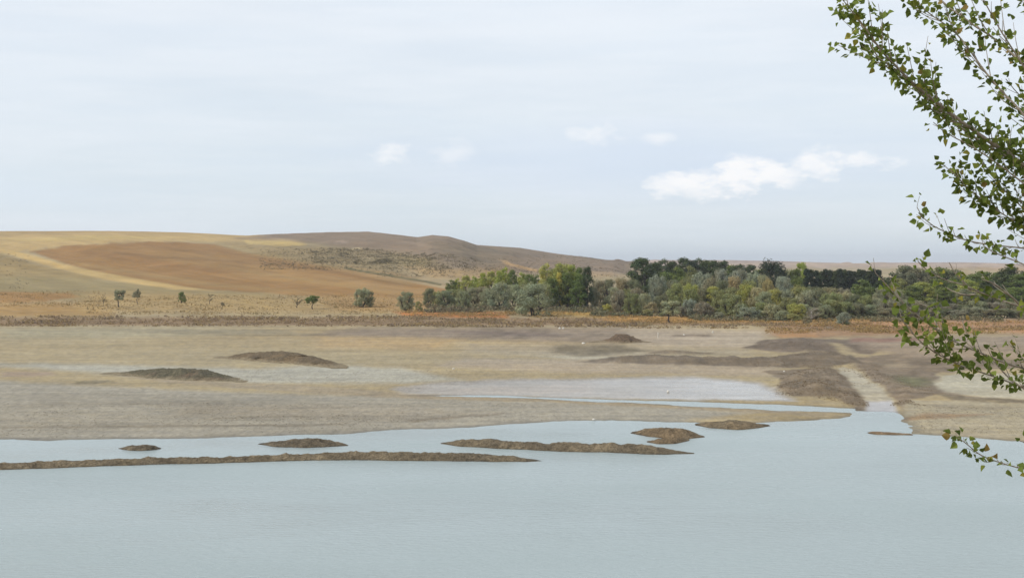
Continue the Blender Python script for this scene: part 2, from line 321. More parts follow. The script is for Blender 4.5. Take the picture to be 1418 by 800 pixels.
# ------------------------------------------------------------------ terrain colours (all positions on the ground itself)
def C(r, g, b): return lin((r, g, b), K)
TAN = C(166, 150, 118)
FEAT = [
 # polygon (photo pixels of the ground spot), colour, feather px, opacity
 # ---- hill fields
 ([(-900, 300), (340, 320), (420, 330), (420, 337), (330, 336), (240, 334), (160, 337), (85, 341), (40, 346), (0, 349), (-900, 352)], C(184, 157, 108), 2.0, 1),
 ([(-900, 300), (200, 318), (260, 323), (120, 322), (0, 327), (-900, 330)], C(168, 142, 98), 2.5, .7),
 ([(0, 331), (120, 326), (260, 329), (180, 331), (60, 334)], C(196, 170, 110), 2.0, .7),
 ([(85, 341), (160, 337), (240, 334.5), (300, 338), (340, 349), (420, 359), (500, 376), (570, 391), (640, 404), (640, 412), (560, 414), (420, 410), (290, 402), (230, 394), (160, 383), (100, 368), (40, 348)], C(151, 116, 71), 1.2, 1),
 ([(190, 345), (300, 352), (400, 372), (520, 396), (420, 396), (260, 372)], C(159, 126, 80), 6, .8),
 ([(100, 345), (200, 358), (330, 376), (300, 380), (160, 358)], C(138, 102, 62), 4, .6),
 ([(100, 362), (300, 392), (420, 402), (430, 406), (290, 397), (110, 368)], C(160, 132, 86), 3, .7),
 ([(330, 372), (560, 404), (600, 412), (560, 411), (340, 377)], C(166, 136, 88), 2, .6),
 ([(160, 350), (420, 366), (560, 394), (420, 371), (170, 354)], C(128, 98, 62), 2.5, .6),
 ([(300, 337), (420, 336), (420, 352), (480, 372), (440, 366), (360, 354), (330, 347)], C(150, 132, 92), 4, .9),
 ([(300, 336), (350, 333), (410, 338), (470, 352), (560, 375), (560, 392), (480, 374), (400, 356), (340, 346)], C(158, 136, 96), 5, .9),
 # mauve brown upper hill
 ([(330, 330), (380, 322), (450, 318), (520, 315), (640, 320), (700, 335), (880, 355), (880, 380), (700, 378), (600, 372), (520, 352), (440, 338), (400, 333)], C(138, 120, 100), 4, 1),
 ([(340, 338), (430, 337), (560, 350), (620, 366), (600, 382), (520, 372), (420, 358)], C(140, 124, 92), 5, .8),
 ([(340, 333), (400, 334), (425, 338), (395, 341), (345, 338)], C(190, 164, 108), 1.2, 1),
 ([(540, 354), (600, 358), (590, 370), (550, 364)], C(160, 142, 100), 5, .8),
 ([(600, 335), (680, 338), (720, 350), (690, 372), (640, 365), (600, 350)], C(126, 112, 90), 8, .7),
 ([(560, 370), (700, 372), (690, 388), (600, 386)], C(166, 138, 98), 5, .8),
 ([(480, 370), (560, 381), (630, 398), (560, 389), (500, 378)], C(156, 124, 84), 4, .6),
 ([(440, 380), (600, 402), (640, 410), (520, 402)], C(168, 138, 94), 3, .6),
 ([(486, 344), (500, 343.5), (502, 346), (488, 346)], C(205, 186, 150), 0.8, .9),
 ([(462, 333), (478, 332), (480, 336), (466, 336)], C(170, 150, 130), 1.2, .8),
 ([(694, 360), (700, 361), (712, 366), (748, 374), (745, 377), (706, 368)], C(196, 160, 112), 1.0, .9),
 ([(810, 375), (850, 377), (862, 382), (820, 384)], C(176, 150, 116), 2, .7),
 # olive pasture below the track, then the pale farm track itself
 ([(-900, 352), (0, 350), (60, 368), (150, 386), (110, 388), (0, 385), (-900, 388)], C(153, 132, 90), 2.5, 1),
 ([(-900, 384), (0, 383), (110, 385), (180, 391), (290, 402), (380, 406), (380, 425), (0, 412), (-900, 412)], C(148, 132, 94), 3, 1),
 ([(-200, 320), (0, 343), (40, 352), (100, 369), (180, 384), (250, 396), (292, 402.5), (240, 400), (150, 388), (80, 372), (0, 349), (-200, 335)], C(192, 163, 108), 1.4, 1),
 ([(-300, 403), (0, 403), (40, 405), (100, 406), (110, 412), (60, 418), (0, 420), (-300, 420)], C(152, 116, 70), 2.0, .9),
 # lower slope / bench
 ([(-900, 418), (150, 419), (150, 438), (-900, 438)], C(168, 132, 78), 5, .8),
 ([(120, 405), (480, 410), (600, 414), (600, 436), (100, 432)], C(170, 144, 98), 6, .8),
 ([(440, 410), (600, 412), (600, 430), (470, 430)], C(160, 126, 82), 6, .7),
 ([(-900, 438), (1800, 440), (1800, 451), (-900, 452)], C(140, 116, 88), 3, .9),
 ([(550, 432), (700, 432), (700, 440), (560, 438)], C(182, 118, 66), 2, .9),
 ([(700, 430), (900, 430), (900, 440), (780, 438)], C(176, 142, 76), 3, .9),
 ([(830, 436), (1300, 438), (1300, 447), (840, 446)], C(174, 132, 74), 3, .9),
 ([(1060, 450), (1300, 448), (1300, 466), (1180, 468), (1110, 470), (1060, 466)], C(158, 118, 76), 3, .9),
 ([(1180, 446), (1800, 440), (1800, 472), (1240, 460)], C(180, 128, 78), 4, .9),
 ([(1070, 465), (1130, 464), (1130, 468), (1080, 470)], C(178, 128, 66), 1.5, .9),
 # ---- far plain
 ([(880, 350), (4000, 340), (4000, 372), (880, 370)], C(168, 148, 134), 2, 1),
 ([(1000, 364), (1400, 366), (1700, 366), (1700, 369), (1000, 367)], C(186, 164, 140), 1.5, .8),
 ([(1320, 371), (1418, 370), (1700, 374), (1400, 376)], C(172, 142, 108), 2, .8),
 # ---- dry lake bed
 ([(-900, 453), (700, 455), (1000, 480), (700, 500), (0, 505), (-900, 505)], C(170, 148, 102), 4, .9),
 ([(500, 456), (860, 455), (1000, 470), (850, 478), (640, 472), (420, 466)], C(134, 118, 100), 4, .9),
 ([(600, 461), (720, 461), (800, 466), (700, 468)], C(118, 102, 90), 2.5, .8),
 ([(0, 457), (260, 456), (400, 462), (200, 470), (0, 470)], C(158, 148, 114), 5, .7),
 ([(100, 458), (380, 459), (460, 467), (260, 466)], C(130, 118, 92), 2, .5),
 ([(440, 468), (640, 472), (600, 486), (440, 484)], C(178, 148, 96), 4, .8),
 ([(860, 455), (1060, 460), (1060, 485), (880, 480)], C(172, 154, 128), 4, .9),
 ([(930, 466), (985, 465), (985, 468), (930, 469)], C(132, 114, 92), 1.0, .8),
 ([(640, 477), (900, 480), (1040, 486), (1040, 494), (800, 496), (640, 490)], C(164, 148, 118), 4, .8),
 ([(770, 480), (860, 480), (900, 488), (800, 496), (765, 490)], C(112, 100, 76), 3, .8),
 ([(740, 494), (840, 495), (900, 499), (800, 500)], C(186, 172, 140), 1.5, .8),
 ([(640, 498), (900, 501), (1080, 508), (1080, 522), (800, 518), (600, 508)], C(170, 150, 120), 4, .9),
 ([(-900, 510), (0, 508), (140, 518), (340, 531), (560, 532), (640, 528), (560, 512), (480, 508), (340, 512), (100, 505), (-900, 500)], C(172, 166, 146), 4, .9),
 ([(-900, 528), (0, 528), (120, 535), (340, 545), (560, 550), (760, 556), (960, 565), (1040, 572), (900, 590), (600, 600), (0, 625), (-900, 625)], C(156, 147, 127), 4, 1),
 ([(0, 516), (70, 516), (80, 521), (0, 523)], C(154, 130, 110), 1.5, .7),
 ([(100, 528), (150, 527), (155, 531), (100, 533)], C(118, 108, 84), 1.2, .7),
 ([(160, 521), (330, 531), (480, 538), (560, 546), (760, 552), (900, 558), (1100, 568), (1190, 571), (1190, 577), (1120, 577), (960, 568), (760, 558), (540, 552), (360, 541), (230, 531)], C(156, 138, 106), 1.5, .95),
 ([(1100, 569), (1186, 571), (1186, 576), (1110, 575)], C(168, 148, 106), 1.5, .8),
 ([(250, 560), (600, 566), (700, 574), (500, 586), (250, 576)], C(148, 136, 114), 6, .7),
 ([(0, 560), (300, 556), (300, 562), (0, 568)], C(140, 130, 110), 4, .5),
 ([(0, 592), (480, 588), (480, 591), (0, 595)], C(128, 116, 94), 1.2, .6),
 ([(560, 582), (640, 577), (700, 573), (705, 575), (640, 580), (570, 587)], C(128, 114, 92), 1.2, .7),
 ([(280, 580), (420, 577), (420, 579), (280, 582)], C(132, 120, 98), 1.0, .6),
 # pool of mud north of the spit
 ([(560, 546), (540, 540), (600, 532), (680, 526), (820, 525), (960, 522), (1050, 530), (1080, 543), (1100, 556), (900, 553), (700, 549)], C(164, 155, 142), 2.2, 1),
 ([(600, 540), (820, 532), (820, 545), (620, 546)], C(170, 156, 140), 3, .6),
 # banks, brown churned earth
 ([(1075, 541), (1082, 528), (1060, 516), (1105, 512), (1150, 510), (1165, 518), (1182, 536), (1198, 556), (1200, 568), (1184, 571), (1178, 562), (1160, 553), (1130, 550), (1095, 549)], C(128, 110, 85), 1.0, 1),
 ([(1170, 498), (1200, 522), (1222, 538), (1240, 555), (1248, 569), (1256, 566), (1264, 553), (1300, 548), (1420, 560), (1420, 556), (1330, 548), (1295, 533), (1300, 518), (1418, 510), (1418, 500), (1240, 490)], C(130, 112, 88), 1.3, 1),
 ([(800, 503), (860, 495), (930, 495), (1000, 498), (1060, 498), (1110, 490), (1150, 486), (1180, 492), (1190, 505), (1150, 510), (1080, 510), (1000, 508), (900, 506)], C(120, 104, 82), 1.2, 1),
 ([(1030, 484), (1060, 472), (1110, 470), (1180, 472), (1230, 482), (1200, 492), (1140, 488), (1080, 490)], C(116, 100, 82), 1.3, 1),
 ([(890, 490), (920, 487), (990, 491), (985, 494), (900, 493)], C(124, 106, 80), 1.2, .9),
 ([(1180, 470), (1418, 466), (1700, 466), (1700, 500), (1300, 498), (1200, 486)], C(150, 130, 106), 4, .9),
 ([(1180, 470), (1310, 469), (1300, 474), (1180, 476)], C(138, 98, 78), 2, .8),
 ([(1150, 478), (1165, 478), (1185, 492), (1170, 494)], C(176, 156, 110), 2, .8),
 ([(1270, 478), (1330, 476), (1340, 484), (1280, 486)], C(166, 150, 122), 3, .7),
 ([(1238, 522), (1280, 524), (1290, 530), (1270, 540), (1240, 534)], C(106, 106, 66), 4, .8),
 ([(1220, 505), (1250, 504), (1262, 510), (1235, 512)], C(176, 156, 122), 3, .6),
 # channel floor
 ([(1160, 512), (1168, 510), (1185, 514), (1202, 527), (1224, 542), (1238, 557), (1240, 572), (1196, 572), (1196, 556), (1182, 536), (1168, 522)], C(176, 164, 136), 1.2, 1),
 ([(1197, 556), (1234, 555), (1240, 572), (1196, 572)], C(168, 160, 154), 1.2, 1),
 # right bank flats
 ([(1292, 533), (1300, 522), (1340, 518), (1420, 520), (1800, 520), (1800, 556), (1418, 555), (1360, 551), (1310, 544)], C(178, 168, 140), 2, 1),
 ([(1296, 545), (1360, 552), (1418, 555.5), (1700, 556), (1700, 561), (1400, 561), (1320, 556)], C(124, 110, 84), 1.5, .9),
 ([(1250, 566), (1262, 556), (1330, 556), (1418, 561), (1800, 562), (1800, 640), (1200, 640), (1262, 601), (1245, 583)], C(166, 152, 120), 2, 1),
 ([(1250, 578), (1280, 573), (1380, 575), (1330, 579), (1255, 583)], C(156, 124, 84), 2, .8),
 ([(1290, 562), (1400, 565), (1380, 570), (1300, 568)], C(144, 130, 104), 3, .6),
]
WETS = [([(560, 547), (600, 535), (700, 527), (820, 526), (960, 523), (1050, 531), (1075, 543), (1100, 556), (900, 554), (700, 550)], 3.0, 1.0),
        ([(1197, 556), (1234, 555), (1243, 572), (1196, 572)], 1.5, .9)]

def build_ground():
    # rows: distance from the eye
    dl = [60, 80, 100, 115, 128, 138, 146, 152, 157]
    py = HY + HC * F / 157
    while py > 452.0:
        py -= 0.85; dl.append(HC * F / (py - HY))
    d = dl[-1]
    while d < 2300: d *= 1.0075; dl.append(d)
    while d < 4800: d *= 1.02; dl.append(d)
    while d < 16000: d *= 1.2; dl.append(d)
    dl = np.array(dl)
    pc = list(np.arange(-30, 1460, 1.9))
    left = []; p, s = -30, 3.0
    while p > -3200: p -= s; s *= 1.03; left.append(p)
    right = []; p, s = pc[-1], 3.0
    while p < 4300: p += s; s *= 1.03; right.append(p)
    pc = np.array(left[::-1] + pc + right)
    PX, D = np.meshgrid(pc, dl)
    X = (PX - CX) / F * D; Y = D
    Z = terrain(X, Y, True)
    # colour
    U = PX.copy(); V = np.where(D < D0, HY + HC * F / D, HY + (HC - Z) * F / D)
    wob = fbm(U / 26, V / 5.0, 61, 3); wob2 = fbm(U / 9, V / 2.2, 62, 2)
    Uw = U + wob * 7 + wob2 * 3; Vw = V + wob * 1.5 + wob2 * 0.6
    shp = X.shape
    base = np.empty(shp + (3,)); base[:] = TAN
    # broad natural drift of tone
    for P, col, fe, op in FEAT:
        P = np.array(P, float)
        if P[:, 1].mean() > 453: col = (col * .76 + col.dot([.3, .59, .11]) * .24) * 1.04
        m = (Uw > P[:, 0].min() - fe * 4 - 4) & (Uw < P[:, 0].max() + fe * 4 + 4) & (Vw > P[:, 1].min() - fe * 2 - 2) & (Vw < P[:, 1].max() + fe * 2 + 2)
        if not m.any(): continue
        # stretch so that feather is wider along the horizontal
        Q = P.copy(); Q[:, 0] /= 4
        s = sdf(Q, Uw[m] / 4, Vw[m])
        a = (sst(fe, -fe, s) * op)[:, None]
        base[m] = base[m] * (1 - a) + col * a
    flatm = D < D0
    bkm = sst(.30, .16, base[..., 0]) * flatm * (V < 575)
    st = fbm(X / 55, Y / 14, 71, 5); st2 = fbm(X / 18, Y / 6, 72, 4); st3 = fbm(X / 120, Y / 60, 73, 3)
    tone = 1 + np.where(flatm, 0.11 * st + 0.06 * st2, 0.08 * fbm(X / 70, Y / 90, 75, 4))
    tone = tone * (1 + np.where(flatm, 0, 0.16 * fbm(U / 90, (V - 0.17 * U) / 2.6, 81, 4) + 0.10 * fbm(U / 30, (V - .1 * U) / 5, 83, 3)))
    rid = 1 - np.abs(fbm(X / 90, Y / 7, 91, 4)) * 5; rid2 = 1 - np.abs(fbm(X / 60 + 9, Y / 9, 93, 4)) * 5
    tone = tone * np.where(flatm, 1 + .15 * fbm(U / 6, V / 2.0, 95, 3), 1) * np.where(flatm, 1 - .12 * np.clip(rid, 0, 1) ** 2 + .10 * np.clip(rid2, 0, 1) ** 2, 1)
    tone = tone * (1 + bkm * (.34 * fbm(U / 16, V / 3.2, 97, 4) + .30 * np.clip(fbm(U / 30, V / 2.4, 98, 4), 0, 1)))
    base *= tone[..., None]
    warm = st3 * np.where(flatm, 0.06, 0.03)
    base *= np.stack([1 + warm, np.ones(shp), 1 - warm * 1.6], -1)
    # damp rim of the mud along the water line
    rim = sst(0.10, 0.0, Z) * flatm
    base *= (1 - 0.38 * rim)[..., None]
    wet = np.zeros(shp)
    for P, fe, v in WETS:
        P = np.array(P, float); Q = P.copy(); Q[:, 0] /= 4
        m = (U > P[:, 0].min() - 20) & (U < P[:, 0].max() + 20) & (V > P[:, 1].min() - 6) & (V < P[:, 1].max() + 6)
        s = sdf(Q, Uw[m] / 4, Vw[m]); wet[m] = np.maximum(wet[m], sst(fe, -fe, s) * v)
    wet *= np.interp(U, [560, 1000], [.45, 1.0])
    # the pooled mud lies just above the water level
    Z = np.where((wet > 0.01) & (Z > 0.02), Z * (1 - wet) + wet * np.minimum(Z, 0.035), Z)
    wet = np.maximum(wet, rim * 0.25)
    # dark thin furrows across the grey mud
    fur = np.abs(np.sin(V * 1.15 + wob * 2.2 + U * 0.004)); fm = sst(0.12, 0.0, fur) * sst(0.1, 0.6, fbm(U / 130, V / 9, 77, 3) + 0.35) * ((V > 535) & (V < 606) & (U < 900))
    base *= (1 - 0.22 * fm)[..., None]
    # hedge line across the slope (dark green grass)
    rocky = ((sst(-2, 6, sdf(np.array([(-500, 402), (85, 341), (240, 334), (330, 348), (420, 361), (640, 404), (640, 415), (-500, 415)], float), U, V)) * 0.7 + 0.15) * (~flatm))
    gold = sst(3, -3, sdf(np.array([(-900, 300), (340, 320), (420, 337), (240, 334), (-100, 352), (-900, 352)], float), U, V))
    rocky *= (1 - 0.85 * gold)
    rocky *= np.where(U > 880, 0.4, 1)
    hp = [(478, 371), (505, 376), (530, 380), (560, 385), (585, 389), (610, 394)]
    hd = np.full(shp, 99.0)
    for (a, b), (c, e) in zip(hp[:-1], hp[1:]):
        tt = np.clip(((U - a) * (c - a) + (V - b) * (e - b)) / ((c - a) ** 2 + (e - b) ** 2), 0, 1)
        hd = np.minimum(hd, np.hypot(U - a - tt * (c - a), V - b - tt * (e - b)))
    a = (sst(1.9, 0.9, hd) * (0.75 + 0.3 * wob2))[..., None].clip(0, 1)
    base = base * (1 - a) + C(88, 88, 58) * a
    me = make_mesh('ground', np.stack([X, Y, Z], -1).reshape(-1, 3), grid_faces(*shp), M_GROUND, True, base.reshape(-1, 3).clip(0.01, 0.9),
                   {'wet': wet, 'rocky': rocky})
    tag(link('ground', me), kind='structure')

build_ground()

# lake
wv = []
ys_ = np.array([-200, 20, 40, 60, 80, 120, 160, 240, 340, 450]); xs_ = np.linspace(-2500, 2500, 60)
XX, YY = np.meshgrid(xs_, ys_)
me = make_mesh('lake_water', np.stack([XX, YY, np.zeros_like(XX)], -1).reshape(-1, 3), grid_faces(*XX.shape), M_WATER)
tag(link('lake_water', me), kind='structure')

# embankment the photographer stands on
xs_ = np.linspace(-260, 260, 261); ys_ = np.concatenate([np.linspace(-60, 0, 13), np.linspace(1, 50, 60)])
XX, YY = np.meshgrid(xs_, ys_)
def bank_z(x, y):
    return np.where(y < 3, 18.3, 18.3 - 0.44 * (y - 3)) + 0.15 * fbm(np.asarray(x) / 2.5, np.asarray(y) / 2.5, 3, 3)
ZZ = bank_z(XX, YY)
cc = C(150, 132, 92) * (1 + 0.2 * fbm(XX / 3, YY / 3, 4, 3))[..., None]
me = make_mesh('embankment', np.stack([XX, YY, ZZ], -1).reshape(-1, 3), grid_faces(*XX.shape), M_RUBBLE, True, cc.reshape(-1, 3))
tag(link('embankment', me), kind='structure')

# ------------------------------------------------------------------ islands and mounds
def loft(mb, samples, w, col, amp=0.10, zb=0.0, col2=None, seed=0, taper=0.5, step=0.16):
    s = np.array(samples, float)
    L0 = flat(s[0, 0], s[0, 1])[0]; L1 = flat(s[-1, 0], s[-1, 1])[0]
    n = int(min(900, max(40, abs(L1 - L0) / step)))
    px = np.linspace(s[0, 0], s[-1, 0], n)
    pf = np.interp(px, s[:, 0], s[:, 1]); pc = np.interp(px, s[:, 0], s[:, 2])
    ker = np.hanning(max(5, n // 22)); ker /= ker.sum()
    def sm(a):
        p = len(ker); q = np.concatenate([2 * a[0] - a[1:p + 1][::-1], a, 2 * a[-1] - a[-p - 1:-1][::-1]])
        return np.convolve(q, ker, 'same')[p:-p]
    pf, pc = sm(pf), sm(pc)
    df = HC * F / (pf - HY)
    g = np.clip((pf - pc) / max(1e-3, (pf - pc).max()), 0.02, 1)
    ww = w * g ** taper
    dc = df + ww
    zc = np.maximum(HC - (pc - HY) / F * dc - zb, 0.02)
    m = 30
    t = np.linspace(-1.25, 1.25, m)
    D = df[:, None] + ww[:, None] * (1 + t[None, :])
    Z = zc[:, None] * (1 - np.abs(t[None, :]) ** 1.9)
    X = (px[:, None] - CX) / F * df[:, None] * np.ones_like(D)
    nn = fbm(X / 0.9, D / 0.9, 100 + seed, 4); n2 = fbm(X / 3.5, D / 3.5, 120 + seed, 3)
    n3 = fbm(X / 0.33, D / 0.33, 160 + seed, 3)
    Z = Z + (nn * amp * 1.3 + n3 * amp * 0.8 + n2 * amp * 0.45) * np.clip(zc[:, None] / 0.35, 0.15, 1.3) * (1 - 0.5 * np.abs(t[None, :]) ** 4)
    D = D + n2 * ww[:, None] * 0.3 + nn * 0.25
    X = X + nn * 0.10
    Z = Z + zb
    Cc = col * (1 + 0.22 * n2 + 0.35 * nn + 0.3 * n3)[..., None]
    if col2 is not None:
        a = sst(0.0, 0.5, fbm(X / 4, D / 4, 140 + seed, 3))[..., None]
        Cc = Cc * (1 - a) + col2 * a
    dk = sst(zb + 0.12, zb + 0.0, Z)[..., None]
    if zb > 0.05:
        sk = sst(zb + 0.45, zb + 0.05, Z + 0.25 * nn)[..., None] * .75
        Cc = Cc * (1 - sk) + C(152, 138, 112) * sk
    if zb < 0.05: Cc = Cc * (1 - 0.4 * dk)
    mb.add(np.stack([X, D, Z], -1).reshape(-1, 3), grid_faces(n, m), Cc.reshape(-1, 3))

BR = C(122, 109, 88); BR2 = C(108, 97, 80)
def island(name, parts, **kw):
    mb = MB()
    for sm_, w in parts: loft(mb, sm_, w, **kw)
    tag(mb.build(name, M_RUBBLE), kind='structure')
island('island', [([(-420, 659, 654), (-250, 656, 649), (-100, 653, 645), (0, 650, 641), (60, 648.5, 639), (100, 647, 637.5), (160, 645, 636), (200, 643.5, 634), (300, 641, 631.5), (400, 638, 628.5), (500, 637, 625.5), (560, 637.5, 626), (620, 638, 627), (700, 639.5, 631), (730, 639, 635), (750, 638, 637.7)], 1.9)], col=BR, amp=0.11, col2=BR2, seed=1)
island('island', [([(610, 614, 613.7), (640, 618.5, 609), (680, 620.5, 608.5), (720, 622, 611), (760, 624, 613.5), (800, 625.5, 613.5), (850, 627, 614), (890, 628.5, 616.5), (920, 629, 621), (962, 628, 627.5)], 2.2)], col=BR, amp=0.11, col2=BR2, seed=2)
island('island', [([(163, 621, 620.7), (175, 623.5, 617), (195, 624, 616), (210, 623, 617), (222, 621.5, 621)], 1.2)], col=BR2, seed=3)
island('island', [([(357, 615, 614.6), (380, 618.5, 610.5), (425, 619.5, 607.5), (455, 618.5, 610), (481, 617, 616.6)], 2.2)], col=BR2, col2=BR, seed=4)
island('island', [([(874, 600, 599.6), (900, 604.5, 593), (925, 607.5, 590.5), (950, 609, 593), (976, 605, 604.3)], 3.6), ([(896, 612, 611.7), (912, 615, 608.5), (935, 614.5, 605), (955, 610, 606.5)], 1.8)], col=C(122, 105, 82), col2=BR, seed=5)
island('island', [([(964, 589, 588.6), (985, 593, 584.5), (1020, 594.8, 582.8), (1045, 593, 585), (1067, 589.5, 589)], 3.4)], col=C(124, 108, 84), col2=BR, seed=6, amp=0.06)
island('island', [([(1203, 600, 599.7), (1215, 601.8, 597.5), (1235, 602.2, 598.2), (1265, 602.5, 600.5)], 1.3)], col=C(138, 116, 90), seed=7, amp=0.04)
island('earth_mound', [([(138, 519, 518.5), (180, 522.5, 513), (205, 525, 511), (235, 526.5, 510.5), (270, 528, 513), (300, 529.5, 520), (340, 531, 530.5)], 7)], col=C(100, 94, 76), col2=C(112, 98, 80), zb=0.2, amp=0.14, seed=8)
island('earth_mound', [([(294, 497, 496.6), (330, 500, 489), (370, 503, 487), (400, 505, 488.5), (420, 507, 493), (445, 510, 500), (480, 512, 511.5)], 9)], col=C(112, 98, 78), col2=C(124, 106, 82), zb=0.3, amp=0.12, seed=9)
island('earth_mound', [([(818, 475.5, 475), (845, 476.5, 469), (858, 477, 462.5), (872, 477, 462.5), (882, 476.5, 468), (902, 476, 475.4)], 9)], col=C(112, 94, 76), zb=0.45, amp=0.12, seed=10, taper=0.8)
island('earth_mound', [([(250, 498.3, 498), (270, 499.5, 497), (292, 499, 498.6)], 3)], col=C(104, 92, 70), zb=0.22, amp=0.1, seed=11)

# ------------------------------------------------------------------ trees
def crown_mesh(name, clumps, n_leaf, leaf, seed, droop=0.0, tint_var=0.25):
    """clumps: list of (x,y,z,r). small diamond leaf sprays spread in each clump"""
    g = np.random.default_rng(seed)
    cl = np.array(clumps); wgt = cl[:, 3] ** 2; wgt /= wgt.sum()
    idx = g.choice(len(cl), n_leaf, p=wgt)
    u = g.normal(size=(n_leaf, 3)); u /= np.linalg.norm(u, axis=1)[:, None]
    u[:, 2] = u[:, 2] * 0.9 + 0.12
    r = cl[idx, 3] * (0.45 + 0.62 * g.random(n_leaf) ** 0.6)
    P = cl[idx, :3] + u * r[:, None]
    P[:, 2] -= droop * g.random(n_leaf) * cl[idx, 3]
    nrm = u + g.normal(size=(n_leaf, 3)) * 0.38; nrm /= np.linalg.norm(nrm, axis=1)[:, None]
    a = np.cross(nrm, g.normal(size=(n_leaf, 3))); a /= np.linalg.norm(a, axis=1)[:, None] + 1e-9
    b = np.cross(nrm, a)
    s = leaf * (0.6 + 0.8 * g.random(n_leaf))[:, None]
    V = np.stack([P - a * s, P - b * s * 0.55, P + a * s, P + b * s * 0.55], 1).reshape(-1, 3)
    ct = 1 + tint_var * .6 * (g.random(len(cl)) * 2 - 1)
    hue = g.random(len(cl))
    t = ct[idx] * (0.86 + 0.28 * g.random(n_leaf))
    hu = (hue[idx] - 0.5) * 0.16
    Cc = np.stack([t * (1 + hu), t, t * (1 - hu)], 1)
    Cc = np.repeat(Cc, 4, axis=0)
    Fq = np.arange(n_leaf * 4).reshape(-1, 4)
    return make_mesh(name, V, Fq, M_FOL, False, Cc)

def trunk_mesh(name, stems, mat=None):
    mb = MB()
    for pts, rad in stems: mb.tube(pts, rad, 6)
    return make_mesh(name, np.vstack(mb.V), np.vstack(mb.F), mat or M_BARK, True, np.vstack(mb.C))

def curve(p0, p1, n=5, j=0.08, g=None):
    p0 = np.array(p0, float); p1 = np.array(p1, float); t = np.linspace(0, 1, n)[:, None]
    P = p0 * (1 - t) + p1 * t; L = np.linalg.norm(p1 - p0)
    P[1:-1] += g.normal(size=(n - 2, 3)) * L * j
    return P

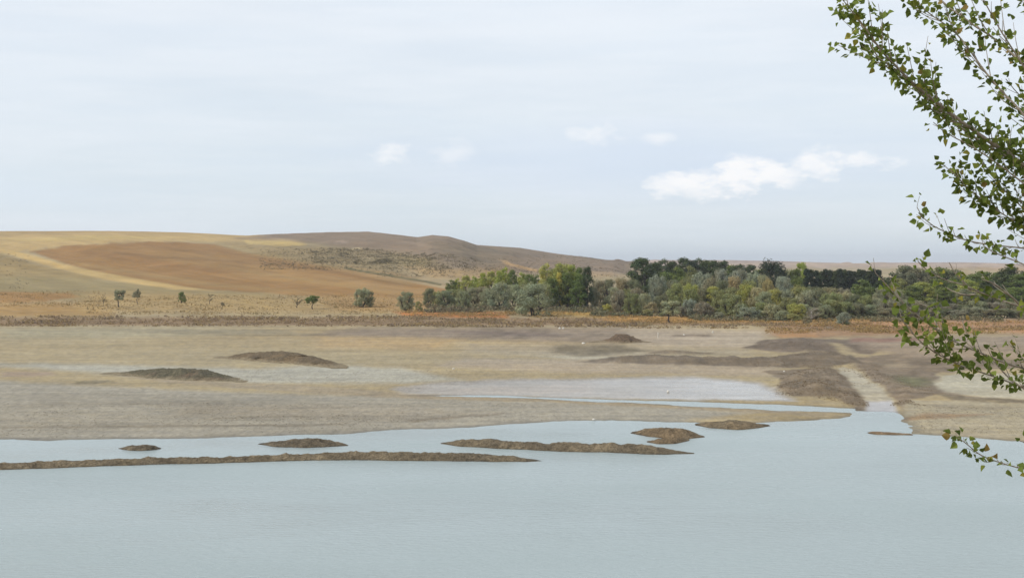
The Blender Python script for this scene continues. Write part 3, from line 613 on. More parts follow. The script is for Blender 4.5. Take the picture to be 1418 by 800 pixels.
PROTO = {}
def proto(kind, var):
    """unit trees: 10 m tall, about 10 m wide (willow), 6 m (poplar), 3 m (column)"""
    key = (kind, var)
    if key in PROTO: return PROTO[key]
    seed = {'willow': 100, 'poplar': 200, 'column': 300, 'sapling': 400, 'shrub': 500, 'bare': 600}[kind] + var
    g = np.random.default_rng(seed); H = 10.0
    cl = []; stems = []
    if kind == 'willow':
        nst = 4 + var % 3
        for i in range(nst):
            a = 2 * pi * (i + g.random() * .6) / nst; rr = 1.2 + g.random() * 1.6
            top = (cos(a) * rr * 1.5, sin(a) * rr * 1.5, 5 + g.random() * 2.5)
            stems.append((curve((cos(a) * .35, sin(a) * .35, -0.3), top, 6, .05, g), np.linspace(.26, .08, 6)))
            for k in range(3):
                b = a + g.normal() * .7; q = (top[0] * .6 + cos(b) * 1.8, top[1] * .6 + sin(b) * 1.8, 4.5 + g.random() * 4)
                stems.append((curve(np.array(top) * .6, q, 4, .05, g), np.linspace(.11, .03, 4)))
        for i in range(64):
            z = g.random() ** 0.95; zz = 1.0 + z * 8.0
            env = 4.3 * math.sqrt(max(0, 1 - ((zz - 4.3) / 5.2) ** 2)) * (0.9 + .25 * g.random())
            a = g.random() * 2 * pi; r = env * math.sqrt(g.random() * .9 + .1) * .97
            cl.append((cos(a) * r, sin(a) * r, zz, 0.75 + g.random() * .75))
        me = crown_mesh('crown', cl, 8000, .20, seed, droop=.5, tint_var=.22)
    elif kind == 'poplar':
        for i in range(3):
            a = g.random() * 6.28
            stems.append((curve((cos(a) * .2, sin(a) * .2, -.3), (cos(a) * .9, sin(a) * .9, 7.5), 6, .015, g), np.linspace(.2, .05, 6)))
        for i in range(9):
            a = g.random() * 6.28; z0 = 2 + g.random() * 4
            stems.append((curve((0, 0, z0), (cos(a) * 1.6, sin(a) * 1.6, z0 + 2.4), 4, .04, g), np.linspace(.08, .02, 4)))
        for i in range(80):
            zz = .8 + g.random() * 8.7
            f = (zz - .3) / 9.7
            env = 2.9 * (min(1, f * 3.2) ** .7) * (1 - f ** 2.1) ** .6
            a = g.random() * 6.28; r = env * math.sqrt(g.random() * .7 + .3) * .9
            cl.append((cos(a) * r, sin(a) * r, zz, (.45 + g.random() * .5)))
        me = crown_mesh('crown', cl, 6800, .16, seed, tint_var=.20)
    elif kind == 'column':
        stems.append((curve((0, 0, -.3), (0, 0, 9), 6, .008, g), np.linspace(.16, .03, 6)))
        for i in range(80):
            zz = .5 + 9.0 * (i + g.random()) / 80; f = (zz - .2) / 9.5
            env = 1.25 * (min(1, f * 4) ** .6) * (1 - f ** 2.2) ** .7
            a = g.random() * 6.28; r = env * math.sqrt(g.random()) * .9
            cl.append((cos(a) * r, sin(a) * r, zz, .32 + g.random() * .34))
        me = crown_mesh('crown', cl, 5000, .15, seed, tint_var=.14)
    elif kind == 'sapling':
        stems.append((curve((0, 0, -.3), (.5 * g.normal(), 0, 6), 6, .03, g), np.linspace(.32, .1, 6)))
        for i in range(7):
            a = g.random() * 6.28; z0 = 3.5 + g.random() * 2
            stems.append((curve((0, 0, z0), (cos(a) * 2.6, sin(a) * 2.6, z0 + 2.2 + g.random() * 1.5), 4, .06, g), np.linspace(.16, .04, 4)))
        for i in range(22):
            a = g.random() * 6.28; r = 3.0 * math.sqrt(g.random()); zz = 4.2 + g.random() * 5.0 * math.sqrt(max(.05, 1 - (r / 3.4) ** 2))
            cl.append((cos(a) * r, sin(a) * r, zz, .6 + g.random() * .6))
        me = crown_mesh('crown', cl, 2000, .26, seed, tint_var=.2)
    elif kind == 'shrub':
        for i in range(6):
            a = g.random() * 6.28
            stems.append((curve((0, 0, -.3), (cos(a) * 3, sin(a) * 3, 6), 4, .04, g), np.linspace(.2, .04, 4)))
        for i in range(30):
            a = g.random() * 6.28; f = g.random(); zz = .8 + f * 8
            r = 4.6 * math.sqrt(max(.02, 1 - (f * .95) ** 2)) * math.sqrt(g.random())
            cl.append((cos(a) * r, sin(a) * r, zz, .9 + g.random() * .8))
        me = crown_mesh('crown', cl, 2600, .30, seed, tint_var=.25)
    elif kind == 'bare':
        lean = .9 * g.normal()
        main = curve((0, 0, -.3), (lean, 0, 7.5), 7, .03, g); stems.append((main, np.linspace(.34, .08, 7)))
        for i in range(16):
            k = g.integers(2, 7); a = g.random() * 6.28; L = 1.4 + g.random() * 2.6
            e = main[k] + np.array([cos(a) * L, sin(a) * L, L * (.5 + g.random() * .7)])
            br = curve(main[k], e, 5, .06, g); stems.append((br, np.linspace(.14, .035, 5)))
            for q in range(3):
                e2 = br[2 + q % 3] + g.normal(size=3) * .6 + np.array([0, 0, .9]); stems.append((curve(br[2 + q % 3], e2, 3, .05, g), [.06, .045, .03]))
            cl.append((e[0], e[1], e[2], .55))
        me = crown_mesh('crown', cl, 420, .16, seed, tint_var=.2)
    tm = trunk_mesh('trunk', stems)
    tp = trunk_mesh('trunk', stems, M_PALEBARK) if kind == 'bare' else tm
    # measured size of the crown so that trees can be fitted to their real width and height
    co = np.empty(len(me.vertices) * 3, np.float32); me.vertices.foreach_get('co', co); co = co.reshape(-1, 3)
    PROTO[key] = dict(crown=me, trunk=tm, pale=tp, h=float(np.percentile(co[:, 2], 99.6)), w=float(np.percentile(np.abs(co[:, 0]), 98.5) * 2), done=None)
    return PROTO[key]

COLS = {   # foliage base colours
    'greygreen': (C(126, 127, 98), 'grey-green'), 'bluegrey': (C(122, 125, 104), 'silvery blue-grey'), 'olive': (C(117, 118, 76), 'olive'),
    'yellow': (C(134, 134, 70), 'yellow-green'), 'gold': (C(152, 142, 62), 'golden yellow'), 'green': (C(88, 98, 50), 'mid green'), 'lime': (C(132, 137, 62), 'light green'),
    'dark': (C(62, 71, 43), 'dark green'), 'black': (C(47, 55, 40), 'very dark green'), 'tan': (C(136, 126, 92), 'tan'),
    'orange': (C(134, 123, 86), 'brownish tan'), 'mauve': (C(122, 116, 94), 'brownish grey'), 'dull': (C(104, 104, 78), 'dull khaki')}
FORM = {'willow': ('willow_tree', 'bushy willow', 'tree'), 'poplar': ('poplar_tree', 'upright poplar', 'tree'), 'column': ('slender_poplar', 'slender poplar', 'tree'),
        'sapling': ('small_tree', 'small round-headed tree', 'tree'), 'shrub': ('shrub', 'low shrub', 'shrub'), 'bare': ('bare_tree', 'nearly bare tree', 'tree')}
TREES = []
FK = 1.8
def tree(px, top, w, d, kind, col, var=None, pale=False, label=None, zone=None, base=None):
    x = (px - CX) / F * d
    zg = float(terrain(np.array([x]), np.array([d]))[0])
    ztop = HC - (top - HY) / F * d
    h = max(0.8, ztop - zg); W = w / F * d
    if var is None: var = (len(TREES) * 7 + int(px)) % {'willow': 5, 'poplar': 4, 'column': 3, 'sapling': 3, 'shrub': 3, 'bare': 3}[kind]
    p = proto(kind, var)
    nm, fm, cat = FORM[kind]
    root = bpy.data.objects.new(nm, None); COL.objects.link(root)
    root.location = (x, d, zg); root.rotation_euler.z = 0 if kind == 'bare' else random.choice([0, pi]) + random.uniform(-.3, .3)
    root.scale = (W / p['w'], W / p['w'], h / p['h'])
    root.empty_display_size = 1
    key = 'done_pale' if pale else 'done'
    if p.get(key) is None:
        t = link('trunk', p['pale'] if pale else p['trunk'], root); c = link('crown', p['crown'], root); p[key] = (t, c)
    else:
        t, c = (q.copy() for q in p[key])
        COL.objects.link(t); COL.objects.link(c); t.parent = root; c.parent = root
    cc = COLS[col][0] * random.uniform(.9, 1.12) * FK
    cc = cc * np.array([random.uniform(.94, 1.06), 1, random.uniform(.92, 1.08)])
    c.color = tuple(cc) + (1,)
    TREES.append(dict(o=root, px=px, kind=kind, col=COLS[col][1], form=fm, cat=cat, zone=zone, label=label))
    return root

# --- lone trees on the slope at left
Z0 = None
def dfor(px, py):      # distance at which the ground shows at photo row py
    dd = np.geomspace(454, 1500, 400); xx = (px - CX) / F * dd
    pp = HY + (HC - terrain(xx, dd)) * F / dd
    i = int(np.argmax(pp < py)); return float(dd[i])
tree(143, 406, 8, dfor(143, 424), 'bare', 'mauve', label='faint bare little tree, leftmost of the lone trees on the slope')
tree(165, 401, 15, dfor(165, 425), 'sapling', 'greygreen', 0, label='small tree with pale forked stem and rounded khaki crown on the left slope')
tree(190, 400, 13, dfor(190, 421), 'sapling', 'mauve', 1, label='small dark tree beside the fork-stemmed one on the left slope')
tree(251, 404, 13, dfor(251, 420), 'shrub', 'green', 0, label='small green bush above the scrub on the left slope')
tree(290, 406, 12, dfor(290, 421), 'bare', 'dull', 1, label='thin leaning bare tree right of the small green bush')
tree(308, 418, 6, dfor(308, 424), 'shrub', 'mauve', 1, label='tiny dark shrub below the thin leaning tree')
tree(411, 410, 20, dfor(413, 426), 'bare', 'dull', 2, label='leaning wiry bare tree left of the green umbrella-shaped tree')
tree(433, 409, 19, dfor(433, 428), 'sapling', 'green', 2, label='green umbrella-shaped small tree on the bare slope')
tree(501, 399, 24, dfor(501, 425), 'willow', 'greygreen', 0, label='grey-green round tree, larger one of the pair mid slope')
tree(513, 403, 13, dfor(514, 425), 'shrub', 'dull', 2, label='dull narrow bush joined to the right side of the mid-slope round tree')
tree(562, 404, 24, dfor(562, 430), 'willow', 'greygreen', 1, label='grey-green round tree standing alone left of the main grove')
tree(579, 417, 12, dfor(579, 431), 'shrub', 'olive', 0, label='low olive bush between the lone round tree and the grove')
# --- left grove
for px, top, w, d, k, c in [
    (625, 388, 17, 650, 'poplar', 'green'), (634, 386, 12, 655, 'poplar', 'lime'), (645, 382, 16, 650, 'poplar', 'yellow'), (656, 383, 15, 660, 'poplar', 'lime'), (668, 378, 17, 650, 'poplar', 'lime'),
    (680, 376, 16, 655, 'poplar', 'yellow'), (690, 375, 15, 640, 'poplar', 'lime'), (700, 371, 18, 650, 'poplar', 'lime'), (710, 374, 16, 640, 'poplar', 'green'), (722, 378, 17, 650, 'poplar', 'lime'),
    (733, 380, 17, 640, 'poplar', 'green'), (744, 381, 15, 650, 'poplar', 'green'),
    (757, 366, 24, 620, 'poplar', 'yellow'), (768, 372, 18, 640, 'poplar', 'green'), (777, 365.5, 26, 610, 'poplar', 'yellow'), (775, 378, 15, 600, 'poplar', 'gold'), (792, 367, 26, 615, 'poplar', 'lime'), (803, 371, 20, 640, 'poplar', 'green'), (813, 370, 17, 600, 'poplar', 'dark'),
    (785, 378, 24, 600, 'poplar', 'green'), (800, 380, 22, 596, 'poplar', 'green'), (764, 385, 22, 598, 'poplar', 'green')]:
    tree(px, top, w, d, k, c, zone='in the back row of the left grove')
for px, top, w, d, k, c in [
    (595, 399, 18, 585, 'willow', 'dull'), (605, 403, 16, 600, 'willow', 'olive'), (617, 402, 26, 592, 'willow', 'greygreen'), (632, 400, 26, 600, 'willow', 'olive'), (641, 402, 22, 575, 'willow', 'greygreen'), (655, 398, 24, 600, 'willow', 'greygreen'),
    (668, 397, 24, 600, 'willow', 'mauve'), (676, 399, 22, 580, 'willow', 'greygreen'), (693, 391, 36, 575, 'willow', 'greygreen'), (712, 394, 26, 600, 'willow', 'greygreen'), (752, 391, 24, 590, 'willow', 'olive'), (730, 389, 24, 610, 'willow', 'olive')]:
    tree(px, top, w, d, k, c, zone='along the front of the left grove')
tree(741, 393, 52, 522, 'willow', 'greygreen', 3, label='broad grey-green willow on several dark stems, standing forward of the left grove')
# --- between groves
for px, top, w, d, k, c in [
    (829, 388, 24, 640, 'willow', 'mauve'), (843, 387, 26, 640, 'willow', 'dull'), (860, 385, 26, 650, 'willow', 'tan'), (877, 386, 28, 650, 'willow', 'dull'), (822, 398, 18, 620, 'willow', 'dull'), (850, 398, 24, 600, 'willow', 'greygreen'),
    (858, 402, 24, 560, 'willow', 'mauve'), (868, 400, 18, 600, 'willow', 'olive'), (892, 406, 24, 560, 'willow', 'greygreen'), (880, 399, 28, 600, 'willow', 'mauve'), (841, 421, 18, 560, 'shrub', 'yellow'), (875, 406, 24, 545, 'willow', 'olive'),
    (914, 409, 24, 560, 'willow', 'dull'), (903, 418, 22, 540, 'shrub', 'tan'), (926, 424, 24, 530, 'shrub', 'olive'), (896, 428, 16, 530, 'shrub', 'olive')]:
    tree(px, top, w, d, k, c, zone='in the gap between the two groves')
tree(928, 416, 26, 470, 'sapling', 'greygreen', 0, label='round-headed tree with short dark trunk, in front of the left end of the right wood')
# --- right wood
BACK = [(890, 358, 38, 690, 'poplar', 'dark'), (904, 364, 26, 720, 'poplar', 'dark'), (919, 360, 24, 760, 'poplar', 'dark'), (931, 362, 24, 760, 'poplar', 'dark'), (946, 357.5, 26, 770, 'poplar', 'dark'), (957, 361, 24, 765, 'poplar', 'black'),
    (967, 359, 24, 770, 'poplar', 'dark'), (977, 361, 22, 780, 'poplar', 'dark'), (988, 361, 24, 770, 'poplar', 'dark'), (1000, 362, 22, 780, 'poplar', 'dark'), (1012, 368, 20, 770, 'poplar', 'green'), (1022, 367, 24, 760, 'poplar', 'dark'), (1033, 371, 20, 770, 'poplar', 'dark'),
    (1041, 367, 18, 760, 'poplar', 'dark'), (1053, 373, 18, 770, 'poplar', 'green'), (1069, 360.5, 40, 700, 'willow', 'black'), (1090, 374, 24, 720, 'poplar', 'greygreen'), (1109, 364, 17, 720, 'poplar', 'lime'), (1101, 373, 18, 700, 'poplar', 'green')]
for a in BACK: tree(a[0], a[1], a[2] * 1.22, *a[3:], zone='at the back of the right wood')
i = 0
for px in np.arange(1117, 1222, 6.6):
    tree(px, 372.5 + (i * 37 % 7) * .6, 15, 715 + (i * 13 % 7), 'column', 'dark' if i % 5 in (1, 3) else 'black', zone='in the straight dark planted row'); i += 1
MID = [(912, 381, 26, 640, 'willow', 'bluegrey'), (923, 377, 26, 680, 'poplar', 'green'), (938, 371, 28, 680, 'poplar', 'green'), (955, 369, 24, 700, 'poplar', 'olive'), (974, 377, 32, 640, 'willow', 'bluegrey'), (984, 384, 26, 620, 'willow', 'mauve'), (998, 373, 24, 680, 'willow', 'bluegrey'), (1016, 383, 28, 620, 'willow', 'orange'),
    (1023, 373, 36, 690, 'willow', 'bluegrey'), (1044, 377, 24, 670, 'willow', 'bluegrey'), (1064, 386, 20, 620, 'willow', 'orange'), (1084, 383, 30, 630, 'willow', 'bluegrey'), (1056, 381, 22, 660, 'willow', 'greygreen'), (950, 385, 24, 630, 'willow', 'olive'), (932, 388, 26, 615, 'willow', 'dull'),
    (1000, 388, 26, 610, 'willow', 'dull'), (1036, 388, 26, 610, 'willow', 'olive'), (1104, 386, 24, 640, 'willow', 'green'), (1194, 388, 34, 620, 'poplar', 'green'), (1220, 399, 26, 600, 'willow', 'greygreen'), (1148, 398, 30, 610, 'willow', 'orange'), (1126, 397, 30, 600, 'willow', 'dull'), (1168, 399, 26, 610, 'willow', 'mauve'),
    (1254, 368, 36, 680, 'poplar', 'dull'), (1236, 378, 28, 690, 'poplar', 'dark'), (1278, 391, 42, 630, 'poplar', 'yellow'), (1285, 374, 34, 700, 'poplar', 'dull'), (1305, 371, 34, 700, 'poplar', 'green'), (1328, 380, 32, 680, 'poplar', 'green'), (1350, 380, 42, 660, 'poplar', 'green'), (1372, 388, 34, 660, 'poplar', 'dark'), (1397, 370, 40, 680, 'poplar', 'dark'), (1270, 371, 34, 690, 'poplar', 'dull'), (1296, 386, 36, 650, 'poplar', 'green'), (1320, 374, 34, 700, 'poplar', 'dull'), (1362, 376, 34, 700, 'poplar', 'green'), (1340, 388, 34, 650, 'poplar', 'yellow'), (1384, 378, 36, 690, 'poplar', 'green'), (1412, 380, 38, 670, 'poplar', 'green'), (1244, 386, 30, 650, 'poplar', 'olive'), (1222, 388, 26, 640, 'poplar', 'dark'),
    (1425, 374, 40, 690, 'poplar', 'dark'), (1262, 396, 34, 610, 'poplar', 'green'), (1310, 398, 36, 610, 'poplar', 'green'), (1340, 400, 36, 600, 'poplar', 'dull'), (1378, 402, 36, 600, 'willow', 'dull'), (1408, 398, 36, 600, 'poplar', 'green'), (1240, 400, 30, 600, 'willow', 'greygreen'), (1455, 384, 44, 660, 'poplar', 'green'), (1490, 378, 44, 680, 'poplar', 'dark'), (1530, 386, 44, 660, 'willow', 'olive')]
for a in MID: tree(*a, zone='in the middle tier of the right wood')
THIRD = [(938, 392, 26, 560, 'willow', 'olive'), (958, 393, 26, 570, 'willow', 'yellow'), (957, 400, 24, 545, 'willow', 'olive'), (972, 399, 24, 560, 'willow', 'dull'), (988, 397, 30, 560, 'poplar', 'yellow'), (996, 401, 24, 550, 'willow', 'olive'), (1012, 398, 28, 560, 'willow', 'olive'), (1032, 394, 28, 570, 'willow', 'yellow'), (1048, 398, 28, 560, 'willow', 'tan'),
    (1060, 404, 26, 550, 'willow', 'greygreen'), (1072, 400, 28, 560, 'willow', 'yellow'), (1088, 401, 26, 560, 'willow', 'greygreen'), (1108, 396, 36, 560, 'willow', 'olive'), (1118, 402, 32, 545, 'willow', 'greygreen'), (1134, 400, 30, 560, 'willow', 'dull'), (1150, 405, 32, 550, 'willow', 'olive'), (1168, 404, 32, 560, 'willow', 'tan'), (1184, 408, 26, 550, 'willow', 'dull'), (1198, 409, 28, 550, 'willow', 'olive'),
    (1214, 412, 26, 550, 'willow', 'greygreen'), (1230, 416, 28, 540, 'willow', 'mauve'), (1250, 414, 30, 545, 'willow', 'greygreen'), (1270, 416, 30, 540, 'willow', 'mauve'), (1292, 418, 30, 545, 'willow', 'dull'), (1316, 420, 30, 540, 'willow', 'mauve'), (1352, 416, 38, 540, 'willow', 'greygreen'), (1334, 422, 28, 540, 'willow', 'dull'), (1376, 418, 30, 540, 'willow', 'mauve'), (1396, 417, 32, 545, 'willow', 'dull'), (1418, 418, 34, 540, 'willow', 'mauve'), (1450, 414, 36, 545, 'willow', 'greygreen'), (1490, 416, 40, 540, 'willow', 'dull')]
for a in THIRD: tree(*a, zone='in the lower tier of the right wood')
FRONT = [(944, 424, 20, 520, 'willow', 'mauve'), (954, 414, 20, 520, 'willow', 'bluegrey'), (974, 418, 28, 515, 'willow', 'mauve'), (996, 432, 14, 500, 'willow', 'bluegrey'), (985, 424, 20, 520, 'shrub', 'olive'), (1012, 407, 34, 520, 'willow', 'olive'), (1026, 420, 24, 510, 'willow', 'greygreen'), (1038, 425, 32, 495, 'willow', 'bluegrey'), (1054, 419, 28, 505, 'willow', 'olive'), (1070, 421, 30, 495, 'willow', 'greygreen'),
    (1092, 412, 32, 510, 'willow', 'olive'), (1104, 420, 28, 495, 'willow', 'yellow'), (1084, 430, 22, 488, 'willow', 'greygreen'), (1114, 421, 24, 505, 'willow', 'greygreen'), (1098, 434, 22, 485, 'shrub', 'olive'), (1150, 415, 34, 510, 'willow', 'olive'), (1143, 422, 26, 500, 'willow', 'greygreen'), (1170, 418, 28, 510, 'willow', 'olive'), (1188, 420, 26, 510, 'willow', 'dull'), (1206, 422, 26, 512, 'willow', 'greygreen'), (1226, 426, 28, 510, 'willow', 'mauve'),
    (1008, 438, 16, 500, 'shrub', 'orange'), (1022, 440, 18, 492, 'shrub', 'olive'), (960, 436, 18, 500, 'shrub', 'dull'), (1130, 426, 24, 500, 'willow', 'mauve'),
    (1248, 428, 28, 512, 'willow', 'dull'), (1266, 426, 28, 515, 'willow', 'mauve'), (1286, 428, 28, 512, 'willow', 'mauve'), (1306, 427, 30, 515, 'willow', 'dull'), (1328, 429, 28, 512, 'willow', 'mauve'), (1346, 425, 34, 515, 'willow', 'greygreen'), (1368, 428, 28, 515, 'willow', 'mauve'), (1390, 427, 30, 512, 'willow', 'dull'), (1412, 428, 30, 515, 'willow', 'mauve')]
for a in FRONT: tree(*a, zone='along the front edge of the right wood')
tree(1169, 432, 20, 458, 'willow', 'bluegrey', 2, label='low blue-grey willow bush standing alone beside the pale dead tree')
tree(1173, 447, 11, 452, 'shrub', 'dark', 1, label='dark green tussock at the foot of the blue-grey willow bush')
tree(1124, 425, 22, 476, 'bare', 'dull', 0, pale=True, label='pale bare tree with several whitish stems at the front of the right wood')
tree(1117, 438, 14, 462, 'shrub', 'mauve', 2, label='greyish dead bush at the foot of the pale multi-stemmed tree')
tree(1145, 452, 18, 425, 'bare', 'tan', 1, pale=True, label='small whitish dead tree alone at the edge of the dry lake bed')

# labels: every unlabelled tree by look, row and its order within the row
ORD = ['leftmost', 'second from the left', 'third from the left', 'fourth from the left', 'fifth from the left', 'sixth from the left', 'seventh from the left', 'eighth from the left', 'ninth from the left', 'tenth from the left',
       'eleventh from the left', 'twelfth from the left', 'thirteenth from the left', 'fourteenth from the left', 'fifteenth from the left', 'sixteenth from the left', 'seventeenth from the left']
bk = {}
for t in TREES:
    if t['label']: tag(t['o'], t['label'], t['cat'])
    else: bk.setdefault((t['col'], t['form'], t['zone']), []).append(t)
for (c, f, z), L in bk.items():
    L.sort(key=lambda t: t['px'])
    for i, t in enumerate(L):
        if len(L) == 1: lb = f'only {c} {f} {z}'
        elif i == len(L) - 1: lb = f'{c} {f} {z}, rightmost such one'
        else: lb = f'{c} {f} {z}, {ORD[i]}'
        tag(t['o'], lb, t['cat'], group='trees ' + z)

# ------------------------------------------------------------------ scrub belt and dry grass (nobody could count them)
def scatter(name, polys, n, hgt, cols, seed, blades=7, wide=1.0, label=None, cat=None, far=False, near=False, banks=False):
    g = np.random.default_rng(seed); pts = []
    tot = sum(p[2] for p in polys)
    for (x0, x1), (y0, y1, ), wt in polys:
        k = int(n * wt / tot)
        u = g.uniform(x0, x1, k * 2); v = g.uniform(y0, y1, k * 2)
        keep = fbm(u / 40, v / 3, seed + 5, 3) + (g.random(k * 2) * .8 - .4) * (8 if near else 2.2 if far else 1) > -0.05
        for a, b in zip(u[keep][:k], v[keep][:k]): pts.append((a, b))
    pts = np.array(pts)
    # row -> distance
    d = np.empty(len(pts)); dd = np.geomspace(380, 900, 500)
    if far: dd = np.geomspace(454, 2100, 900)
    if near: dd = np.geomspace(150, 460, 900)
    for q in range(0, len(pts)):
        pass
    bins = np.round(pts[:, 0] / 20) * 20
    for b in np.unique(bins):
        m = bins == b; xx = (b - CX) / F * dd; pp = HY + (HC - terrain(xx, dd)) * F / dd
        d[m] = np.interp(-pts[m, 1], -pp, dd)
    x = (pts[:, 0] - CX) / F * d; z = terrain(x, d, near)
    if near:
        kp = z > .05
        if banks: kp &= np.min([sdf(P_, x, d) for P_, h_, w_ in _BK], axis=0) + fbm(x / 8, d / 8, 3, 3) * 6 < 0
        x, d, z = x[kp], d[kp], z[kp]
    n_ = len(x); P0 = np.stack([x, d, z], 1)
    big = fbm(x / 12, d / 12, seed + 9, 2) * .5 + .8
    H = hgt * (0.45 + .8 * g.random(n_)) * big
    cidx = (fbm(x / 14, d / 10, seed + 3, 2) * .5 + .5 + g.normal(size=n_) * .16).clip(0, .999)
    ca = np.array(cols)[(cidx * len(cols)).astype(int)]
    P = np.repeat(P0, blades, 0); Hh = np.repeat(H, blades); nb = len(P)
    an = g.random(nb) * 2 * pi; rr = g.random(nb) * Hh * .7 * wide
    P[:, 0] += np.cos(an) * rr; P[:, 1] += np.sin(an) * rr
    zz = g.random(nb) ** 1.3 * Hh * .75
    P[:, 2] += zz
    s = Hh * .34
    a = g.normal(size=(nb, 3)); a[:, 2] = np.abs(a[:, 2]) * 1.2; a /= np.linalg.norm(a, axis=1)[:, None]
    b = np.cross(a, g.normal(size=(nb, 3))); b /= np.linalg.norm(b, axis=1)[:, None]
    V = np.stack([P - a * s[:, None], P - b * s[:, None] * .5, P + a * s[:, None], P + b * s[:, None] * .5], 1).reshape(-1, 3)
    Cc = np.repeat(ca, blades, 0) * (0.75 + .5 * g.random(nb))[:, None]
    me = make_mesh(name, V, np.arange(nb * 4).reshape(-1, 4), M_FOL, False, np.repeat(Cc, 4, 0))
    o = link(name, me); o.color = (1, 1, 1, 1)
    tag(o, label, cat, kind='stuff')
scatter('dry_scrub', [((-120, 600), (438, 452), 5), ((600, 860), (442, 453), 2.2), ((860, 1120), (447, 455), 1.6), ((1120, 1520), (452, 458), 1.0)], 9000, .85,
        [C(154, 134, 110), C(162, 138, 108), C(168, 146, 104), C(140, 122, 104), C(170, 152, 116)], 11,
        label='belt of low brown scrub along the edge of the dry lake bed', cat='scrub')
scatter('autumn_grass', [((560, 720), (431, 439), 1), ((700, 900), (431, 441), 1), ((860, 1320), (438, 448), 2.4), ((1060, 1320), (448, 462), 1.6), ((1240, 1520), (442, 462), 1.4)], 9000, .75,
        [C(180, 140, 92), C(172, 144, 94), C(162, 138, 96), C(182, 154, 98), C(148, 128, 94)], 12, wide=1.3,
        label='rusty orange dry grass growing in front of the trees', cat='grass')
scatter('bank_grass', [((-100, 150), (403, 425), 1), ((120, 600), (408, 436), 3)], 6000, .6,
        [C(152, 134, 94), C(142, 128, 90), C(162, 134, 88), C(172, 150, 104)], 13,
        label='sparse dry tussocks on the slope under the lone trees', cat='grass')
scatter('undergrowth', [((590, 840), (424, 433), 2), ((820, 1000), (420, 438), 2), ((960, 1240), (420, 445), 3), ((1200, 1520), (416, 446), 4)], 9000, 1.7,
        [C(124, 122, 92), C(110, 112, 84), C(136, 126, 96), C(120, 108, 86)], 17, wide=1.3,
        label='tangled grey-green undergrowth between the stems of the woods', cat='undergrowth')
scatter('hill_scrub', [((360, 660), (330, 374), 4), ((520, 880), (330, 384), 5), ((-100, 40), (352, 400), .3), ((430, 600), (342, 366), 3), ((420, 660), (324, 345), 3)], 14000, 1.2,
        [C(118, 108, 84), C(130, 116, 90), C(108, 102, 76), C(150, 136, 104)], 15, wide=1.6, far=True,
        label='fine grey scrub dotted over the rocky hillside', cat='scrub')
scatter('mud_clods', [((1075, 1300), (510, 562), 5), ((860, 1180), (470, 510), 4), ((1180, 1500), (498, 560), 3)], 16000, .17,
        [C(130, 112, 88), C(146, 126, 98), C(112, 97, 76)], 16, wide=1.8, near=True, banks=True,
        label='loose earth clods strewn on the churned banks by the channel', cat='earth clods')
scatter('mud_pebbles', [((-60, 560), (558, 606), 4), ((540, 800), (560, 584), 1.5), ((1265, 1500), (562, 600), 1.5), ((300, 640), (512, 530), 1)], 9000, .13,
        [C(140, 130, 112), C(176, 166, 146), C(120, 110, 92)], 18, wide=2.0, near=True,
        label='fine crumbs and pebbles lying on the grey mud along the shore', cat='pebbles')
scatter('mound_grass', [((854, 878), (476, 477), 1)], 40, .5, [C(120, 88, 50), C(104, 84, 52)], 14, label='small dry tuft of grass behind the pointed mound', cat='grass')

# ------------------------------------------------------------------ pale stones and a post
def stone_mat():
    m, nt, nd, lk = new_mat('pale_stone')
    tc = N(nt, 'ShaderNodeTexCoord'); n = noise_n(nt, tc.outputs['Object'], 4, 5, .6)
    b = N(nt, 'ShaderNodeBsdfPrincipled', Roughness=.85); lk.new(mix_c(nt, n, (.42, .38, .32), (.7, .67, .6)), b.inputs['Base Color'])
    o = N(nt, 'ShaderNodeOutputMaterial'); lk.new(b.outputs[0], o.inputs[0]); return m
M_STONE = stone_mat()
def stone(px, py, w, h, label):
    import bmesh
    x, d = flat(px, py); z = float(terrain(np.array([x]), np.array([d]))[0])
    bm = bmesh.new(); bmesh.ops.create_icosphere(bm, subdivisions=3, radius=1)
    for v in bm.verts:
        n = fbm(np.array([v.co.x * 1.3 + px]), np.array([v.co.y * 1.3 + v.co.z * .9]), 5, 3)[0]
        v.co *= 1 + .28 * n
        v.co.x *= w / F * d / 2; v.co.y *= w / F * d / 2; v.co.z = max(-.3, v.co.z) * h / F * d / 1.3
    me = bpy.data.meshes.new('stone'); bm.to_mesh(me); bm.free(); me.materials.append(M_STONE)
    for p in me.polygons: p.use_smooth = True
    o = link('stone', me); o.location = (x, d, z + .02)
    tag(o, label, 'stone', group='pale stones on the dry lake bed')
stone(775, 457.5, 3.2, 3, 'pale stone, left of two beside each other at the far edge of the lake bed')
stone(780, 457.5, 2.8, 3.4, 'pale stone, right of two beside each other at the far edge of the lake bed')
stone(808, 478, 5, 2.6, 'broad whitish stone on the lake bed left of the pointed mound')
stone(947, 466, 3, 1.8, 'small pale stone between the white post and the scrub belt')
stone(987, 463, 2.6, 3, 'upright pale stone at the scrub belt right of the white post')
stone(925, 544, 4, 2.8, 'white stone at the right end of the muddy pool')
stone(822, 582.5, 5, 1.8, 'flat white stone on the lake shore behind the second long island')
stone(928, 505, 3.4, 1.6, 'pale stone on the long low bank behind the muddy pool')
stone(628, 512.5, 3.4, 2, 'pale stone out on the open mud left of the pool')
stone(1086, 516, 3, 1.8, 'pale stone at the left foot of the channel bank')
def post(px, py, hpx):
    import bmesh
    x, d = flat(px, py); z = float(terrain(np.array([x]), np.array([d]))[0]); h = hpx / F * d
    mb = MB(); mb.tube([(0, 0, -.2), (.02, 0, h * .5), (0.03, 0, h * .96), (.03, 0, h)], [.12, .11, .10, .05], 8)
    o = mb.build('post', M_STONE); o.location = (x, d, z)
    tag(o, 'thin white upright post on the pale mud right of the pointed mound', 'post')
